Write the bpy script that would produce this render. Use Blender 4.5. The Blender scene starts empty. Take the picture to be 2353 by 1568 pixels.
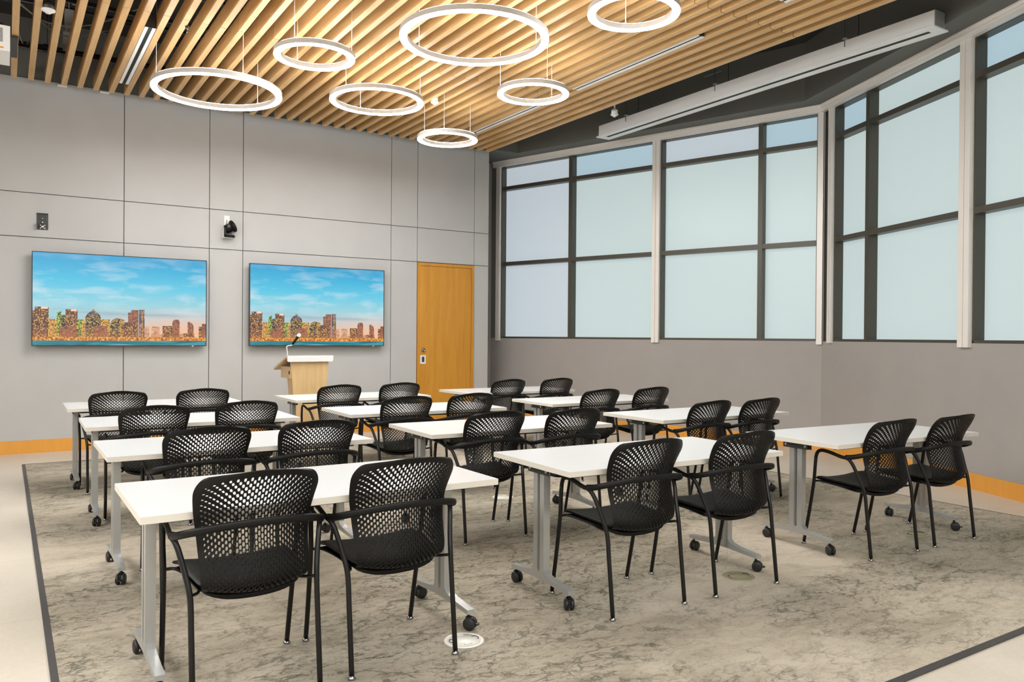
import bpy, bmesh, math, random
from mathutils import Vector, Matrix
random.seed(7)
PI = math.pi
scn = bpy.context.scene
C = bpy.context.collection

# ------------------------------------------------------------------ camera, world, light, exposure
CAM_Z = 1.40
cd = bpy.data.cameras.new('camera')
cd.sensor_fit = 'HORIZONTAL'; cd.sensor_width = 36.0
cd.lens = 36.0 * 1805.06 / 2353.0
cd.clip_start = 0.05; cd.clip_end = 100
cam = bpy.data.objects.new('camera', cd); C.objects.link(cam)
def camera_matrix(yaw, pitch, roll):
    f = Vector((math.sin(yaw)*math.cos(pitch), math.cos(yaw)*math.cos(pitch), math.sin(pitch)))
    r0 = Vector((math.cos(yaw), -math.sin(yaw), 0)); u0 = r0.cross(f)
    r = r0*math.cos(roll) + u0*math.sin(roll); u = -r0*math.sin(roll) + u0*math.cos(roll)
    return Matrix(((r.x, u.x, -f.x, 0), (r.y, u.y, -f.y, 0), (r.z, u.z, -f.z, CAM_Z), (0, 0, 0, 1)))
cam.matrix_world = camera_matrix(math.radians(32.867), math.radians(-0.3376), math.radians(0.4352))
scn.camera = cam

w = bpy.data.worlds.new('daylight'); scn.world = w; w.use_nodes = True
bg = w.node_tree.nodes['Background']; bg.inputs[0].default_value = (0.75, 0.86, 0.92, 1); bg.inputs[1].default_value = 1.0

scn.view_settings.view_transform = 'Standard'; scn.view_settings.look = 'None'
scn.view_settings.gamma = 1.0; scn.view_settings.use_curve_mapping = False
scn.view_settings.exposure = 0.0
RING_DOWN, RING_UP = 74.0, 17.0
PANE_LIGHT = 0.52
def area(name, loc, sx, sy, power, col=(1, .97, .92), rot=(0, 0, 0)):
    l = bpy.data.lights.new(name, 'AREA'); l.shape = 'RECTANGLE'; l.size = sx; l.size_y = sy; l.energy = power; l.color = col
    o = bpy.data.objects.new(name, l); C.objects.link(o); o.location = loc; o.rotation_euler = rot; return o
area('fill_light_behind_camera', (.9, -.8, 4.2), 6.5, 2.4, 320, (1, .985, .96))  # added unseen fill lamp, brightens the near floor and tables; no real fixture
area('fill_light_left_of_camera', (-2.6, 4.0, 3.3), 1.2, 7.0, 240, (1, .985, .965), (0, math.radians(-50), 0))  # second added fill, out of view, lifts the left floor, wall and pendant side

# ------------------------------------------------------------------ materials
def mat(name, col=(.8, .8, .8), rough=.5, metal=0.0, emit=None, estr=1.0, spec=None, coat=0):
    m = bpy.data.materials.new(name); m.use_nodes = True
    b = m.node_tree.nodes['Principled BSDF']
    b.inputs['Base Color'].default_value = (*col, 1); b.inputs['Roughness'].default_value = rough
    b.inputs['Metallic'].default_value = metal
    if spec is not None: b.inputs['Specular IOR Level'].default_value = spec
    if coat: b.inputs['Coat Weight'].default_value = coat; b.inputs['Coat Roughness'].default_value = .15
    if emit: b.inputs['Emission Color'].default_value = (*emit, 1); b.inputs['Emission Strength'].default_value = estr
    return m
class NT:
    def __init__(s, m): s.t = m.node_tree; s.b = s.t.nodes['Principled BSDF']
    def n(s, kind, **kw):
        x = s.t.nodes.new(kind)
        for k, v in kw.items():
            if k in x.inputs.keys(): x.inputs[k].default_value = v
            else: setattr(x, k, v)
        return x
    def l(s, a, b): s.t.links.new(a, b)
    def coords(s, scale=(1, 1, 1), rot=(0, 0, 0), kind='Object', loc=(0, 0, 0)):
        tc = s.n('ShaderNodeTexCoord'); mp = s.n('ShaderNodeMapping')
        mp.inputs['Scale'].default_value = scale; mp.inputs['Rotation'].default_value = rot; mp.inputs['Location'].default_value = loc
        s.l(tc.outputs[kind], mp.inputs[0]); return mp.outputs[0]
    def noise(s, co, scale, detail=4, rough=.55, dist=0.0):
        x = s.n('ShaderNodeTexNoise'); x.inputs['Scale'].default_value = scale; x.inputs['Detail'].default_value = detail
        x.inputs['Roughness'].default_value = rough; x.inputs['Distortion'].default_value = dist
        s.l(co, x.inputs['Vector']); return x
    def ramp(s, fac, stops):
        r = s.n('ShaderNodeValToRGB'); e = r.color_ramp.elements
        while len(e) < len(stops): e.new(.5)
        for el, (p, c) in zip(e, stops): el.position = p; el.color = (*c, 1) if len(c) == 3 else c
        s.l(fac, r.inputs[0]); return r.outputs[0]
    def mix(s, fac, a, b, mode='MIX'):
        x = s.n('ShaderNodeMix', data_type='RGBA', blend_type=mode)
        for k, v in ((0, fac), (6, a), (7, b)):
            if isinstance(v, (int, float)): x.inputs[k].default_value = v
            elif isinstance(v, tuple): x.inputs[k].default_value = (*v, 1)
            else: s.l(v, x.inputs[k])
        return x.outputs[2]
    def math(s, op, a, b=0.0, clamp=False):
        x = s.n('ShaderNodeMath', operation=op, use_clamp=clamp)
        for k, v in ((0, a), (1, b)):
            if isinstance(v, (int, float)): x.inputs[k].default_value = v
            else: s.l(v, x.inputs[k])
        return x.outputs[0]
    def bump(s, h, strength=.2, dist=.01):
        x = s.n('ShaderNodeBump'); x.inputs['Strength'].default_value = strength; x.inputs['Distance'].default_value = dist
        s.l(h, x.inputs['Height']); s.l(x.outputs[0], s.b.inputs['Normal'])
def wood(name, c0, c1, axis, rough=.45, scale=1.0, coat=0, vary=True):
    m = mat(name, c0, rough, coat=coat); t = NT(m)
    sc = [9*scale, 9*scale, 9*scale]; sc[axis] = .7*scale
    co = t.coords(tuple(sc))
    if vary:
        oi = t.n('ShaderNodeObjectInfo'); ad = t.n('ShaderNodeVectorMath', operation='ADD')
        sh = t.n('ShaderNodeVectorMath', operation='SCALE'); sh.inputs['Scale'].default_value = 40
        cb = t.n('ShaderNodeCombineXYZ')
        for k in range(3): t.l(oi.outputs['Random'], cb.inputs[k])
        t.l(cb.outputs[0], sh.inputs[0]); t.l(co, ad.inputs[0]); t.l(sh.outputs[0], ad.inputs[1]); co = ad.outputs[0]
    n = t.noise(co, 3.0, 5, .6, .6)
    f = t.noise(co, 14.0, 3, .6, .2)
    g = t.math('ADD', t.math('MULTIPLY', n.outputs[0], .75), t.math('MULTIPLY', f.outputs[0], .25))
    col = t.ramp(g, [(.32, c0), (.68, c1)])
    if vary:
        v = t.math('ADD', t.math('MULTIPLY', oi.outputs['Random'], .16), .92)
        cc = t.n('ShaderNodeCombineColor')
        for k in range(3): t.l(v, cc.inputs[k])
        col = t.mix(1.0, col, cc.outputs[0], 'MULTIPLY')
    t.l(col, t.b.inputs['Base Color']); t.bump(f.outputs[0], .05, .003)
    return m
def speckled(name, col, amt=.06, scale=60, rough=.5, metal=0, bump=.05, big=2.0, spec=None):
    m = mat(name, col, rough, metal, spec=spec); t = NT(m); co = t.coords()
    n = t.noise(co, scale, 3); b = t.noise(co, big, 3)
    g = t.math('ADD', t.math('MULTIPLY', n.outputs[0], .4), t.math('MULTIPLY', b.outputs[0], .6))
    lo = tuple(c*(1-amt) for c in col); hi = tuple(min(1, c*(1+amt)) for c in col)
    t.l(t.ramp(g, [(.35, lo), (.65, hi)]), t.b.inputs['Base Color'])
    if bump: t.bump(n.outputs[0], bump, .002)
    return m

M = {}
M['panel'] = speckled('warm_grey_wall_panel', (.475, .475, .468), .035, 90, .42, bump=.02)
M['groove'] = mat('dark_backing', (.05, .052, .048), .8)
M['paint'] = speckled('warm_grey_paint', (.345, .325, .308), .04, 120, .6, bump=.04)
M['plain'] = speckled('pale_wall_paint', (.62, .60, .57), .03, 80, .7, bump=.03)
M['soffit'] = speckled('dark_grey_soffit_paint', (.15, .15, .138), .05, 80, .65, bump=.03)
M['deck'] = speckled('charcoal_ceiling_paint', (.035, .035, .033), .2, 30, .8, bump=.1)
M['steel'] = speckled('galvanised_deck', (.10, .11, .10), .2, 12, .55, .3, bump=.1)
M['pipe'] = mat('black_pipe', (.015, .015, .015), .35, .2)
M['slat'] = wood('light_oak_slat', (.575, .335, .13), (.74, .485, .225), 1, .34, 1.0)
M['door'] = wood('orange_maple_door', (.50, .215, .018), (.62, .295, .032), 2, .35, .6, coat=.3, vary=False)
M['skirting'] = wood('orange_maple_skirting', (.66, .30, .042), (.74, .35, .062), 2, .4, .25, vary=True)
M['lectern'] = wood('pale_oak_veneer', (.52, .345, .155), (.66, .46, .235), 2, .4, .7, vary=False)
M['white'] = mat('white_laminate', (.71, .712, .708), .30)
M['edge'] = mat('off_white_edge_band', (.70, .66, .58), .4)
M['silver'] = speckled('silver_powder_coat', (.46, .465, .455), .05, 200, .30, .45, bump=.02)
M['darkmetal'] = mat('dark_steel', (.06, .062, .06), .4, .5)
M['screw'] = mat('bright_screw', (.7, .7, .68), .2, 1.0)
M['plastic'] = speckled('black_plastic', (.006, .006, .0056), .15, 300, .45, bump=.05, spec=.24)
M['frame'] = mat('black_powder_coat', (.006, .006, .006), .3, spec=.35)
M['chrome'] = mat('chrome_glide', (.30, .30, .30), .15, 1.0)
M['caster'] = mat('black_caster_rubber', (.014, .014, .014), .45)
M['bronze'] = speckled('bronze_window_frame', (.085, .078, .062), .06, 100, .42, .35, bump=.02)
M['alu'] = speckled('warm_aluminium_track', (.82, .79, .75), .03, 100, .36, .1, bump=.01)
M['ringbody'] = mat('white_ring_body', (.82, .81, .79), .45)
M['pendant'] = speckled('white_satin_fixture', (.93, .93, .92), .02, 60, .35, .0, bump=.01)
M['dark'] = mat('dark_slot', (.012, .012, .012), .6)
M['cable'] = mat('steel_cable', (.72, .72, .70), .35, .4)
M['wire'] = mat('grey_wire', (.35, .34, .31), .5)
M['whiteplastic'] = mat('white_plastic', (.82, .82, .80), .4)
M['brass'] = speckled('olive_brass_cover', (.33, .31, .185), .06, 60, .38, .25, bump=.02)
M['zinc'] = speckled('pale_cover', (.80, .78, .71), .04, 60, .4, .05, bump=.02)
M['tvframe'] = mat('black_screen_bezel', (.012, .013, .015), .25)
M['orange'] = mat('orange_sticker', (.8, .28, .01), .5)
M['edgestrip'] = speckled('grey_metal_edge_strip', (.075, .070, .067), .15, 25, .5, .3, bump=.05)

# perforated seat cushion: dark woven leather look
def seat_mat():
    m = mat('charcoal_seat_fabric', (.028, .028, .025), .5, spec=.35); t = NT(m); co = t.coords((1, 3.0, 1))
    n = t.noise(co, 42, 6, .7, 1.2)
    t.l(t.ramp(n.outputs[0], [(.35, (.012, .012, .011)), (.7, (.062, .062, .052))]), t.b.inputs['Base Color'])
    t.bump(n.outputs[0], .35, .004); return m
M['seat'] = seat_mat()

def rug_mat():
    m = mat('greige_marbled_carpet', (.4, .36, .3), .92, spec=.12); t = NT(m)
    co = t.coords((.62, 1.0, 1.0))
    wv = t.noise(co, 2.2, 4, .6)                                  # warp
    sub = t.n('ShaderNodeVectorMath', operation='SUBTRACT'); sub.inputs[1].default_value = (.5, .5, .5)
    t.l(wv.outputs['Color'], sub.inputs[0])
    sc = t.n('ShaderNodeVectorMath', operation='SCALE'); sc.inputs['Scale'].default_value = .55; t.l(sub.outputs[0], sc.inputs[0])
    wv2 = t.noise(co, 14.0, 4, .65)
    sub2 = t.n('ShaderNodeVectorMath', operation='SUBTRACT'); sub2.inputs[1].default_value = (.5, .5, .5)
    t.l(wv2.outputs['Color'], sub2.inputs[0])
    sc2 = t.n('ShaderNodeVectorMath', operation='SCALE'); sc2.inputs['Scale'].default_value = .16; t.l(sub2.outputs[0], sc2.inputs[0])
    a1 = t.n('ShaderNodeVectorMath', operation='ADD'); t.l(co, a1.inputs[0]); t.l(sc.outputs[0], a1.inputs[1])
    a2 = t.n('ShaderNodeVectorMath', operation='ADD'); t.l(a1.outputs[0], a2.inputs[0]); t.l(sc2.outputs[0], a2.inputs[1])
    def cracks(scale, w0, w1):
        v = t.n('ShaderNodeTexVoronoi', feature='DISTANCE_TO_EDGE'); v.inputs['Scale'].default_value = scale
        t.l(a2.outputs[0], v.inputs['Vector'])
        return t.ramp(v.outputs['Distance'], [(w0, (1, 1, 1)), (w1, (0, 0, 0))])
    big = t.noise(t.coords((.45, .8, 1), loc=(3, 1, 0)), 1.1, 3, .55, .6)      # where the veining is strong
    mask = t.ramp(big.outputs[0], [(.40, (0, 0, 0)), (.60, (1, 1, 1))])
    fine = t.noise(t.coords((.9, 1.7, 1)), 30, 6, .75, 1.1)
    blot = t.ramp(fine.outputs[0], [(.50, (0, 0, 0)), (.62, (1, 1, 1))])
    mid = t.noise(t.coords((.5, 1.2, 1), loc=(7, 2, 0)), 3.2, 6, .68, .8)
    base = t.ramp(mid.outputs[0], [(.3, (.36, .31, .235)), (.5, (.50, .436, .345)), (.72, (.59, .525, .43))])
    col = t.mix(t.math('MULTIPLY', blot, t.math('ADD', t.math('MULTIPLY', mask, .42), .10)), base, (.19, .178, .142))
    c1 = t.math('MULTIPLY', cracks(4.2, .0, .048), t.math('ADD', t.math('MULTIPLY', mask, .85), .10))
    c2 = t.math('MULTIPLY', cracks(11.0, .0, .070), t.math('ADD', t.math('MULTIPLY', mask, .60), .12))
    brk = t.ramp(wv2.outputs[0], [(.36, (0, 0, 0)), (.52, (1, 1, 1))])
    col = t.mix(t.math('MULTIPLY', c1, brk), col, (.055, .055, .045))
    col = t.mix(t.math('MULTIPLY', c2, brk), col, (.085, .082, .066))
    col = t.mix(t.math('MULTIPLY', mask, .34), col, (.19, .175, .125))
    pile = t.noise(t.coords(), 320, 2, .6)
    col = t.mix(.30, col, t.mix(1.0, col, t.ramp(pile.outputs[0], [(.3, (.62, .62, .62)), (.7, (1.3, 1.3, 1.3))]), 'MULTIPLY'))
    t.l(col, t.b.inputs['Base Color']); t.bump(pile.outputs[0], .35, .004)
    return m
M['rug'] = rug_mat()
def floor_mat():
    m = mat('cream_polished_floor', (.62, .55, .44), .34, spec=.4); t = NT(m); co = t.coords()
    n = t.noise(co, 1.3, 5, .6, .5); f = t.noise(co, 40, 4, .7)
    col = t.ramp(n.outputs[0], [(.3, (.55, .49, .40)), (.7, (.66, .60, .51))])
    col = t.mix(.10, col, t.ramp(f.outputs[0], [(.35, (.40, .35, .27)), (.6, (.78, .72, .62))]))
    br = t.n('ShaderNodeTexBrick', offset=0.0); br.inputs['Scale'].default_value = 1.0
    br.inputs['Brick Width'].default_value = 1.2; br.inputs['Row Height'].default_value = 1.2; br.inputs['Mortar Size'].default_value = .0022
    br.inputs['Color1'].default_value = (0, 0, 0, 1); br.inputs['Color2'].default_value = (0, 0, 0, 1); br.inputs['Mortar'].default_value = (1, 1, 1, 1)
    t.l(t.coords(loc=(.55, .32, 0)), br.inputs['Vector'])
    col = t.mix(t.math('MULTIPLY', br.outputs[0], .5), col, (.28, .24, .19))
    t.l(col, t.b.inputs['Base Color'])
    t.l(t.ramp(n.outputs[0], [(.3, (.28,)*3), (.7, (.42,)*3)]), t.b.inputs['Roughness']); return m
M['floor'] = floor_mat()
def glow(name, col, s):
    m = bpy.data.materials.new(name); m.use_nodes = True; t = m.node_tree; t.nodes.clear()
    e = t.nodes.new('ShaderNodeEmission'); o = t.nodes.new('ShaderNodeOutputMaterial')
    e.inputs[0].default_value = (*col, 1); e.inputs[1].default_value = s; t.links.new(e.outputs[0], o.inputs[0]); return m
M['ringdown'] = glow('ring_diffuser_down', (1.0, .99, .972), RING_DOWN)
M['ringup'] = glow('ring_diffuser_up', (1.0, .975, .93), RING_UP)
M['ringside'] = mat('ring_body_side', (.52, .50, .475), .5)
def pane_mat(name, col):
    m = mat(name, (.20, .235, .24), .32, emit=col, estr=PANE_LIGHT, spec=.35); return m
M['pane'] = pane_mat('frosted_glass_mint', (.80, .97, .965))
M['pane_blue'] = pane_mat('frosted_glass_blue', (.62, .87, 1.0))
M['pane_lilac'] = pane_mat('frosted_glass_lilac', (.80, .91, 1.0))

# ------------------------------------------------------------------ mesh helpers
def BM(): return bmesh.new()
def add_box(bm, x0, x1, y0, y1, z0, z1, mi=0, mtx=None):
    vs = [bm.verts.new(Vector(p) if mtx is None else mtx @ Vector(p)) for p in
          ((x0,y0,z0),(x1,y0,z0),(x1,y1,z0),(x0,y1,z0),(x0,y0,z1),(x1,y0,z1),(x1,y1,z1),(x0,y1,z1))]
    for f in ((0,3,2,1),(4,5,6,7),(0,1,5,4),(1,2,6,5),(2,3,7,6),(3,0,4,7)):
        fc = bm.faces.new([vs[i] for i in f]); fc.material_index = mi
    return vs
def add_prism(bm, pts, z0, z1, mi=0):      # pts: 2D polygon, counter-clockwise from above
    lo = [bm.verts.new((x, y, z0)) for x, y in pts]; hi = [bm.verts.new((x, y, z1)) for x, y in pts]
    bm.faces.new(lo[::-1]).material_index = mi; bm.faces.new(hi).material_index = mi
    n = len(pts)
    for i in range(n): bm.faces.new((lo[i], lo[(i+1) % n], hi[(i+1) % n], hi[i])).material_index = mi
def add_extrude(bm, prof, axis_from, axis_to, mi=0):   # prof: list of 3-D points at one end; moved by vector to the other
    a = [bm.verts.new(Vector(p)+axis_from) for p in prof]; b = [bm.verts.new(Vector(p)+axis_to) for p in prof]
    bm.faces.new(a[::-1]).material_index = mi; bm.faces.new(b).material_index = mi
    n = len(prof)
    for i in range(n): bm.faces.new((a[i], a[(i+1) % n], b[(i+1) % n], b[i])).material_index = mi
def catmull(pts, k=6):
    P = [Vector(p) for p in pts]; P = [2*P[0]-P[1]] + P + [2*P[-1]-P[-2]]; out = []
    for i in range(1, len(P)-2):
        for j in range(k):
            t = j/k; a, b, c, d = P[i-1], P[i], P[i+1], P[i+2]
            out.append(.5*((2*b)+(c-a)*t+(2*a-5*b+4*c-d)*t*t+(3*b-a-3*c+d)*t**3))
    out.append(P[-2]); return out
def add_tube(bm, path, rad, seg=12, cap=True, mi=0, up=None, flat=None):
    """rad: number or list; flat: (a, b) ellipse multipliers (along side, along up) or a list of them"""
    P = [Vector(p) for p in path]; n = len(P)
    R = rad if isinstance(rad, (list, tuple)) else [rad]*n
    rings = []; prev = None
    for i in range(n):
        t = (P[min(i+1, n-1)]-P[max(i-1, 0)]).normalized()
        if up is not None: u = Vector(up)
        else: u = prev if prev is not None else (Vector((0, 0, 1)) if abs(t.z) < .9 else Vector((1, 0, 0)))
        s = t.cross(u).normalized(); v = s.cross(t).normalized(); prev = v
        fa, fb = (1, 1) if flat is None else (flat[i] if isinstance(flat, list) else flat)
        rings.append([bm.verts.new(P[i] + s*(math.cos(2*PI*j/seg)*R[i]*fa) + v*(math.sin(2*PI*j/seg)*R[i]*fb)) for j in range(seg)])
    for i in range(n-1):
        for j in range(seg):
            f = bm.faces.new((rings[i][j], rings[i][(j+1) % seg], rings[i+1][(j+1) % seg], rings[i+1][j])); f.smooth = True; f.material_index = mi
    if cap:
        bm.faces.new(rings[0][::-1]).material_index = mi; bm.faces.new(rings[-1]).material_index = mi
def add_lathe(bm, prof, center=(0, 0, 0), seg=20, mi=0, mtx=None):   # prof: (r, z) from bottom to top; r=0 closes
    cx, cy, cz = center; rings = []
    T = (lambda p: p) if mtx is None else (lambda p: mtx @ Vector(p))
    for r, z in prof:
        if r < 1e-6: rings.append([bm.verts.new(T((cx, cy, cz+z)))])
        else: rings.append([bm.verts.new(T((cx+r*math.cos(2*PI*j/seg), cy+r*math.sin(2*PI*j/seg), cz+z))) for j in range(seg)])
    for a, b in zip(rings, rings[1:]):
        for j in range(seg):
            k = (j+1) % seg
            if len(a) == 1 and len(b) == 1: break
            if len(a) == 1: f = bm.faces.new((a[0], b[k], b[j]))
            elif len(b) == 1: f = bm.faces.new((a[j], a[k], b[0]))
            else: f = bm.faces.new((a[j], a[k], b[k], b[j]))
            f.smooth = True; f.material_index = mi
    if len(rings[0]) > 1: bm.faces.new(rings[0][::-1]).material_index = mi
    if len(rings[-1]) > 1: bm.faces.new(rings[-1]).material_index = mi
def bevel(bm, w=.003, seg=2, angle=30):
    es = [e for e in bm.edges if len(e.link_faces) == 2 and e.calc_face_angle(0) > math.radians(angle)]
    bmesh.ops.bevel(bm, geom=es, offset=w, segments=seg, affect='EDGES', clamp_overlap=True, profile=.5)
def obj(name, bm, mats, parent=None, loc=None, rz=None, recalc=True):
    if recalc: bmesh.ops.recalc_face_normals(bm, faces=bm.faces)
    me = bpy.data.meshes.new(name); bm.to_mesh(me); bm.free()
    for k in (mats if isinstance(mats, (list, tuple)) else [mats]): me.materials.append(M[k])
    o = bpy.data.objects.new(name, me); C.objects.link(o)
    if parent: o.parent = parent
    if loc is not None: o.location = loc
    if rz is not None: o.rotation_euler = (0, 0, rz)
    return o
def thing(name, label, cat, loc=(0, 0, 0), rz=0, group=None):
    o = bpy.data.objects.new(name, None); C.objects.link(o); o.empty_display_size = .1
    o.location = loc; o.rotation_euler = (0, 0, rz); o['label'] = label; o['category'] = cat
    if group: o['group'] = group
    return o
def tag(o, label, cat, group=None):
    o['label'] = label; o['category'] = cat
    if group: o['group'] = group
    return o
def struct(o, label=None):
    o['kind'] = 'structure'
    if label: o['label'] = label
    return o
def dup(root, loc, rz, label, group):
    r = root.copy(); C.objects.link(r); r.location = loc; r.rotation_euler = (0, 0, rz); r['label'] = label; r['group'] = group
    for ch in list(root.children):
        c = ch.copy(); C.objects.link(c); c.parent = r
        for g in list(ch.children):
            d = g.copy(); C.objects.link(d); d.parent = c
    return r

# ------------------------------------------------------------------ the room
DECK = 5.05
YF = 10.70                                   # face of the panelled front wall
K = Vector((8.638, 6.188))                   # corner where the two window walls meet
aA, aB = math.radians(17.95), math.radians(23.15)
dA = Vector((-math.sin(aA), math.cos(aA))); nA = Vector((-math.cos(aA), -math.sin(aA)))   # n = into the room
dB = Vector((-math.sin(aB), -math.cos(aB))); nB = Vector((-math.cos(aB), math.sin(aB)))
def frameM(d, n):                             # local (s, inward, z) -> world
    return Matrix(((d.x, n.x, 0, K.x), (d.y, n.y, 0, K.y), (0, 0, 1, 0), (0, 0, 0, 1)))
MA, MB = frameM(dA, nA), frameM(dB, nB)
SA, SB = 5.445, 9.60
def at(Mx, s, off): p = Mx @ Vector((s, off, 0)); return (p.x, p.y)
XL, YB = -3.2, -2.6
endB = at(MB, SB, 0)

bm = BM(); add_prism(bm, [(XL-.2, YB-.2), (9.2, YB-.2), (9.2, 11.9), (XL-.2, 11.9)], -.15, 0)
struct(obj('floor', bm, 'floor'), 'cream polished floor around the carpet')
bm = BM(); add_prism(bm, [(XL-.2, YB-.2), (9.2, YB-.2), (9.2, 11.9), (XL-.2, 11.9)], DECK, DECK+.15)
struct(obj('ceiling', bm, 'deck'), 'dark exposed ceiling above the wooden slats')

# front wall: backing and separate panels with open joints
bm = BM(); add_box(bm, XL, 5.209, YF+.022, YF+.35, 0, DECK); add_box(bm, 5.209, 6.19, YF+.022, YF+.35, 2.505, DECK)
add_box(bm, 6.19, 6.453, YF+.022, YF+.35, 0, DECK); add_box(bm, 5.209, 6.19, YF+.12, YF+.35, 0, 2.505)
add_box(bm, 6.20, 6.453, YF+.35, 11.42, 0, DECK)
wf = struct(obj('wall_front', bm, 'soffit'), 'panelled front wall carrying the two screens')
bm = BM(); g = .0045
cols = [XL, -1.6, 1.228, 2.228, 2.652, 4.780, 5.207, 6.192, 6.453]
rows = [(.15, 2.512), (2.512, 3.025), (3.025, 4.345)]
for i in range(len(cols)-1):
    for j, (z0, z1) in enumerate(rows):
        if i == 6 and j == 0: continue
        add_box(bm, cols[i]+g, cols[i+1]-(g if i < 7 else 0), YF, YF+.025, z0+(g if j else -.15), z1-(g if j < 2 else 0))
bevel(bm, .0015, 1)
obj('wall_panelling', bm, 'panel', wf)
# return behind the front wall, next to the window wall
bm = BM(); add_box(bm, 6.30, 7.4, 11.42, 11.6, 0, DECK); struct(obj('wall_back_recess', bm, 'paint'), 'narrow dark recess wall beside the door wall')
bm = BM(); add_box(bm, XL-.2, XL, YB-.2, 11.2, 0, DECK); struct(obj('wall_left', bm, 'plain'))
bm = BM(); add_box(bm, XL-.2, endB[0]+1.5, YB-.2, YB, 0, DECK); struct(obj('wall_rear', bm, 'plain'))

SILL, HEAD = 1.368, 4.33
def low_high(name, Mx, s0, s1, lab):
    bm = BM()
    add_box(bm, s0, s1, -.30, 0, 0, SILL, mtx=Mx); add_box(bm, s0, s1, -.30, 0, HEAD, DECK, mtx=Mx)
    return struct(obj(name, bm, 'paint'), lab)
wr = low_high('wall_right', MA, 0, SA+.15, 'grey wall below and above the windows, door end')
wn = low_high('wall_right_near', MB, 0, SB, 'grey wall below and above the windows, near end')
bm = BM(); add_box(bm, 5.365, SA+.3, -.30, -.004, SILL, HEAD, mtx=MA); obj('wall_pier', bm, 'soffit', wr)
bm = BM(); add_box(bm, 9.25, SB, -.30, -.004, SILL, HEAD, mtx=MB); obj('wall_pier', bm, 'paint', wn)
bm = BM()
add_prism(bm, [(K.x, K.y), at(MB, 0, -.3), (K.x+.36, K.y), at(MA, 0, -.3)], 0, SILL)
add_prism(bm, [(K.x, K.y), at(MB, 0, -.3), (K.x+.36, K.y), at(MA, 0, -.3)], HEAD, DECK)
obj('wall_corner', bm, 'paint', wr)

# soffit (bulkhead) along the window walls and over the front wall
off = .335
def inter(p, d, q, e):
    det = d[0]*(-e[1])+e[0]*d[1]; r = (q[0]-p[0], q[1]-p[1])
    t = (r[0]*(-e[1])+e[0]*r[1])/det; return (p[0]+d[0]*t, p[1]+d[1]*t)
ia = at(MA, 0, off); ib = at(MB, 0, off); kin = inter(ia, dA, ib, dB)
ca = inter(ia, dA, (0, 10.53), (1, 0))
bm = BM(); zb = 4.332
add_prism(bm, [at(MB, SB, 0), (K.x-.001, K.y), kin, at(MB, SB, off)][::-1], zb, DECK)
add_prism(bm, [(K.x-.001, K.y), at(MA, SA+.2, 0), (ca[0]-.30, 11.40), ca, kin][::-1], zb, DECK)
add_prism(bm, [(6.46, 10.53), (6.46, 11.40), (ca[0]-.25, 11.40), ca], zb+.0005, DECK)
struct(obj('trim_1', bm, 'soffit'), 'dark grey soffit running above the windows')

# skirting
bm = BM(); add_box(bm, XL, 5.207, YF-.014, YF, 0, .15); add_box(bm, 6.194, 6.453, YF-.014, YF, 0, .15)
add_box(bm, 6.453, 6.467, YF-.014, 11.40, 0, .15); bevel(bm, .002, 1)
struct(obj('baseboard_front', bm, 'skirting'), 'orange wood skirting of the front wall')
bm = BM(); add_box(bm, .0, SA, 0, .014, 0, .15, mtx=MA); bevel(bm, .002, 1)
o = struct(obj('baseboard_right', bm, 'skirting'), 'orange wood skirting below the far windows')
bm = BM()
for s0, s1 in ((0, 1.92), (1.923, 4.30), (4.303, 6.7), (6.703, SB)): add_box(bm, s0+.012*(s0 == 0), s1, 0, .014, 0, .15, mtx=MB)
bevel(bm, .002, 1)
struct(obj('baseboard_right_near', bm, 'skirting'), 'orange wood skirting below the near windows')

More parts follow.
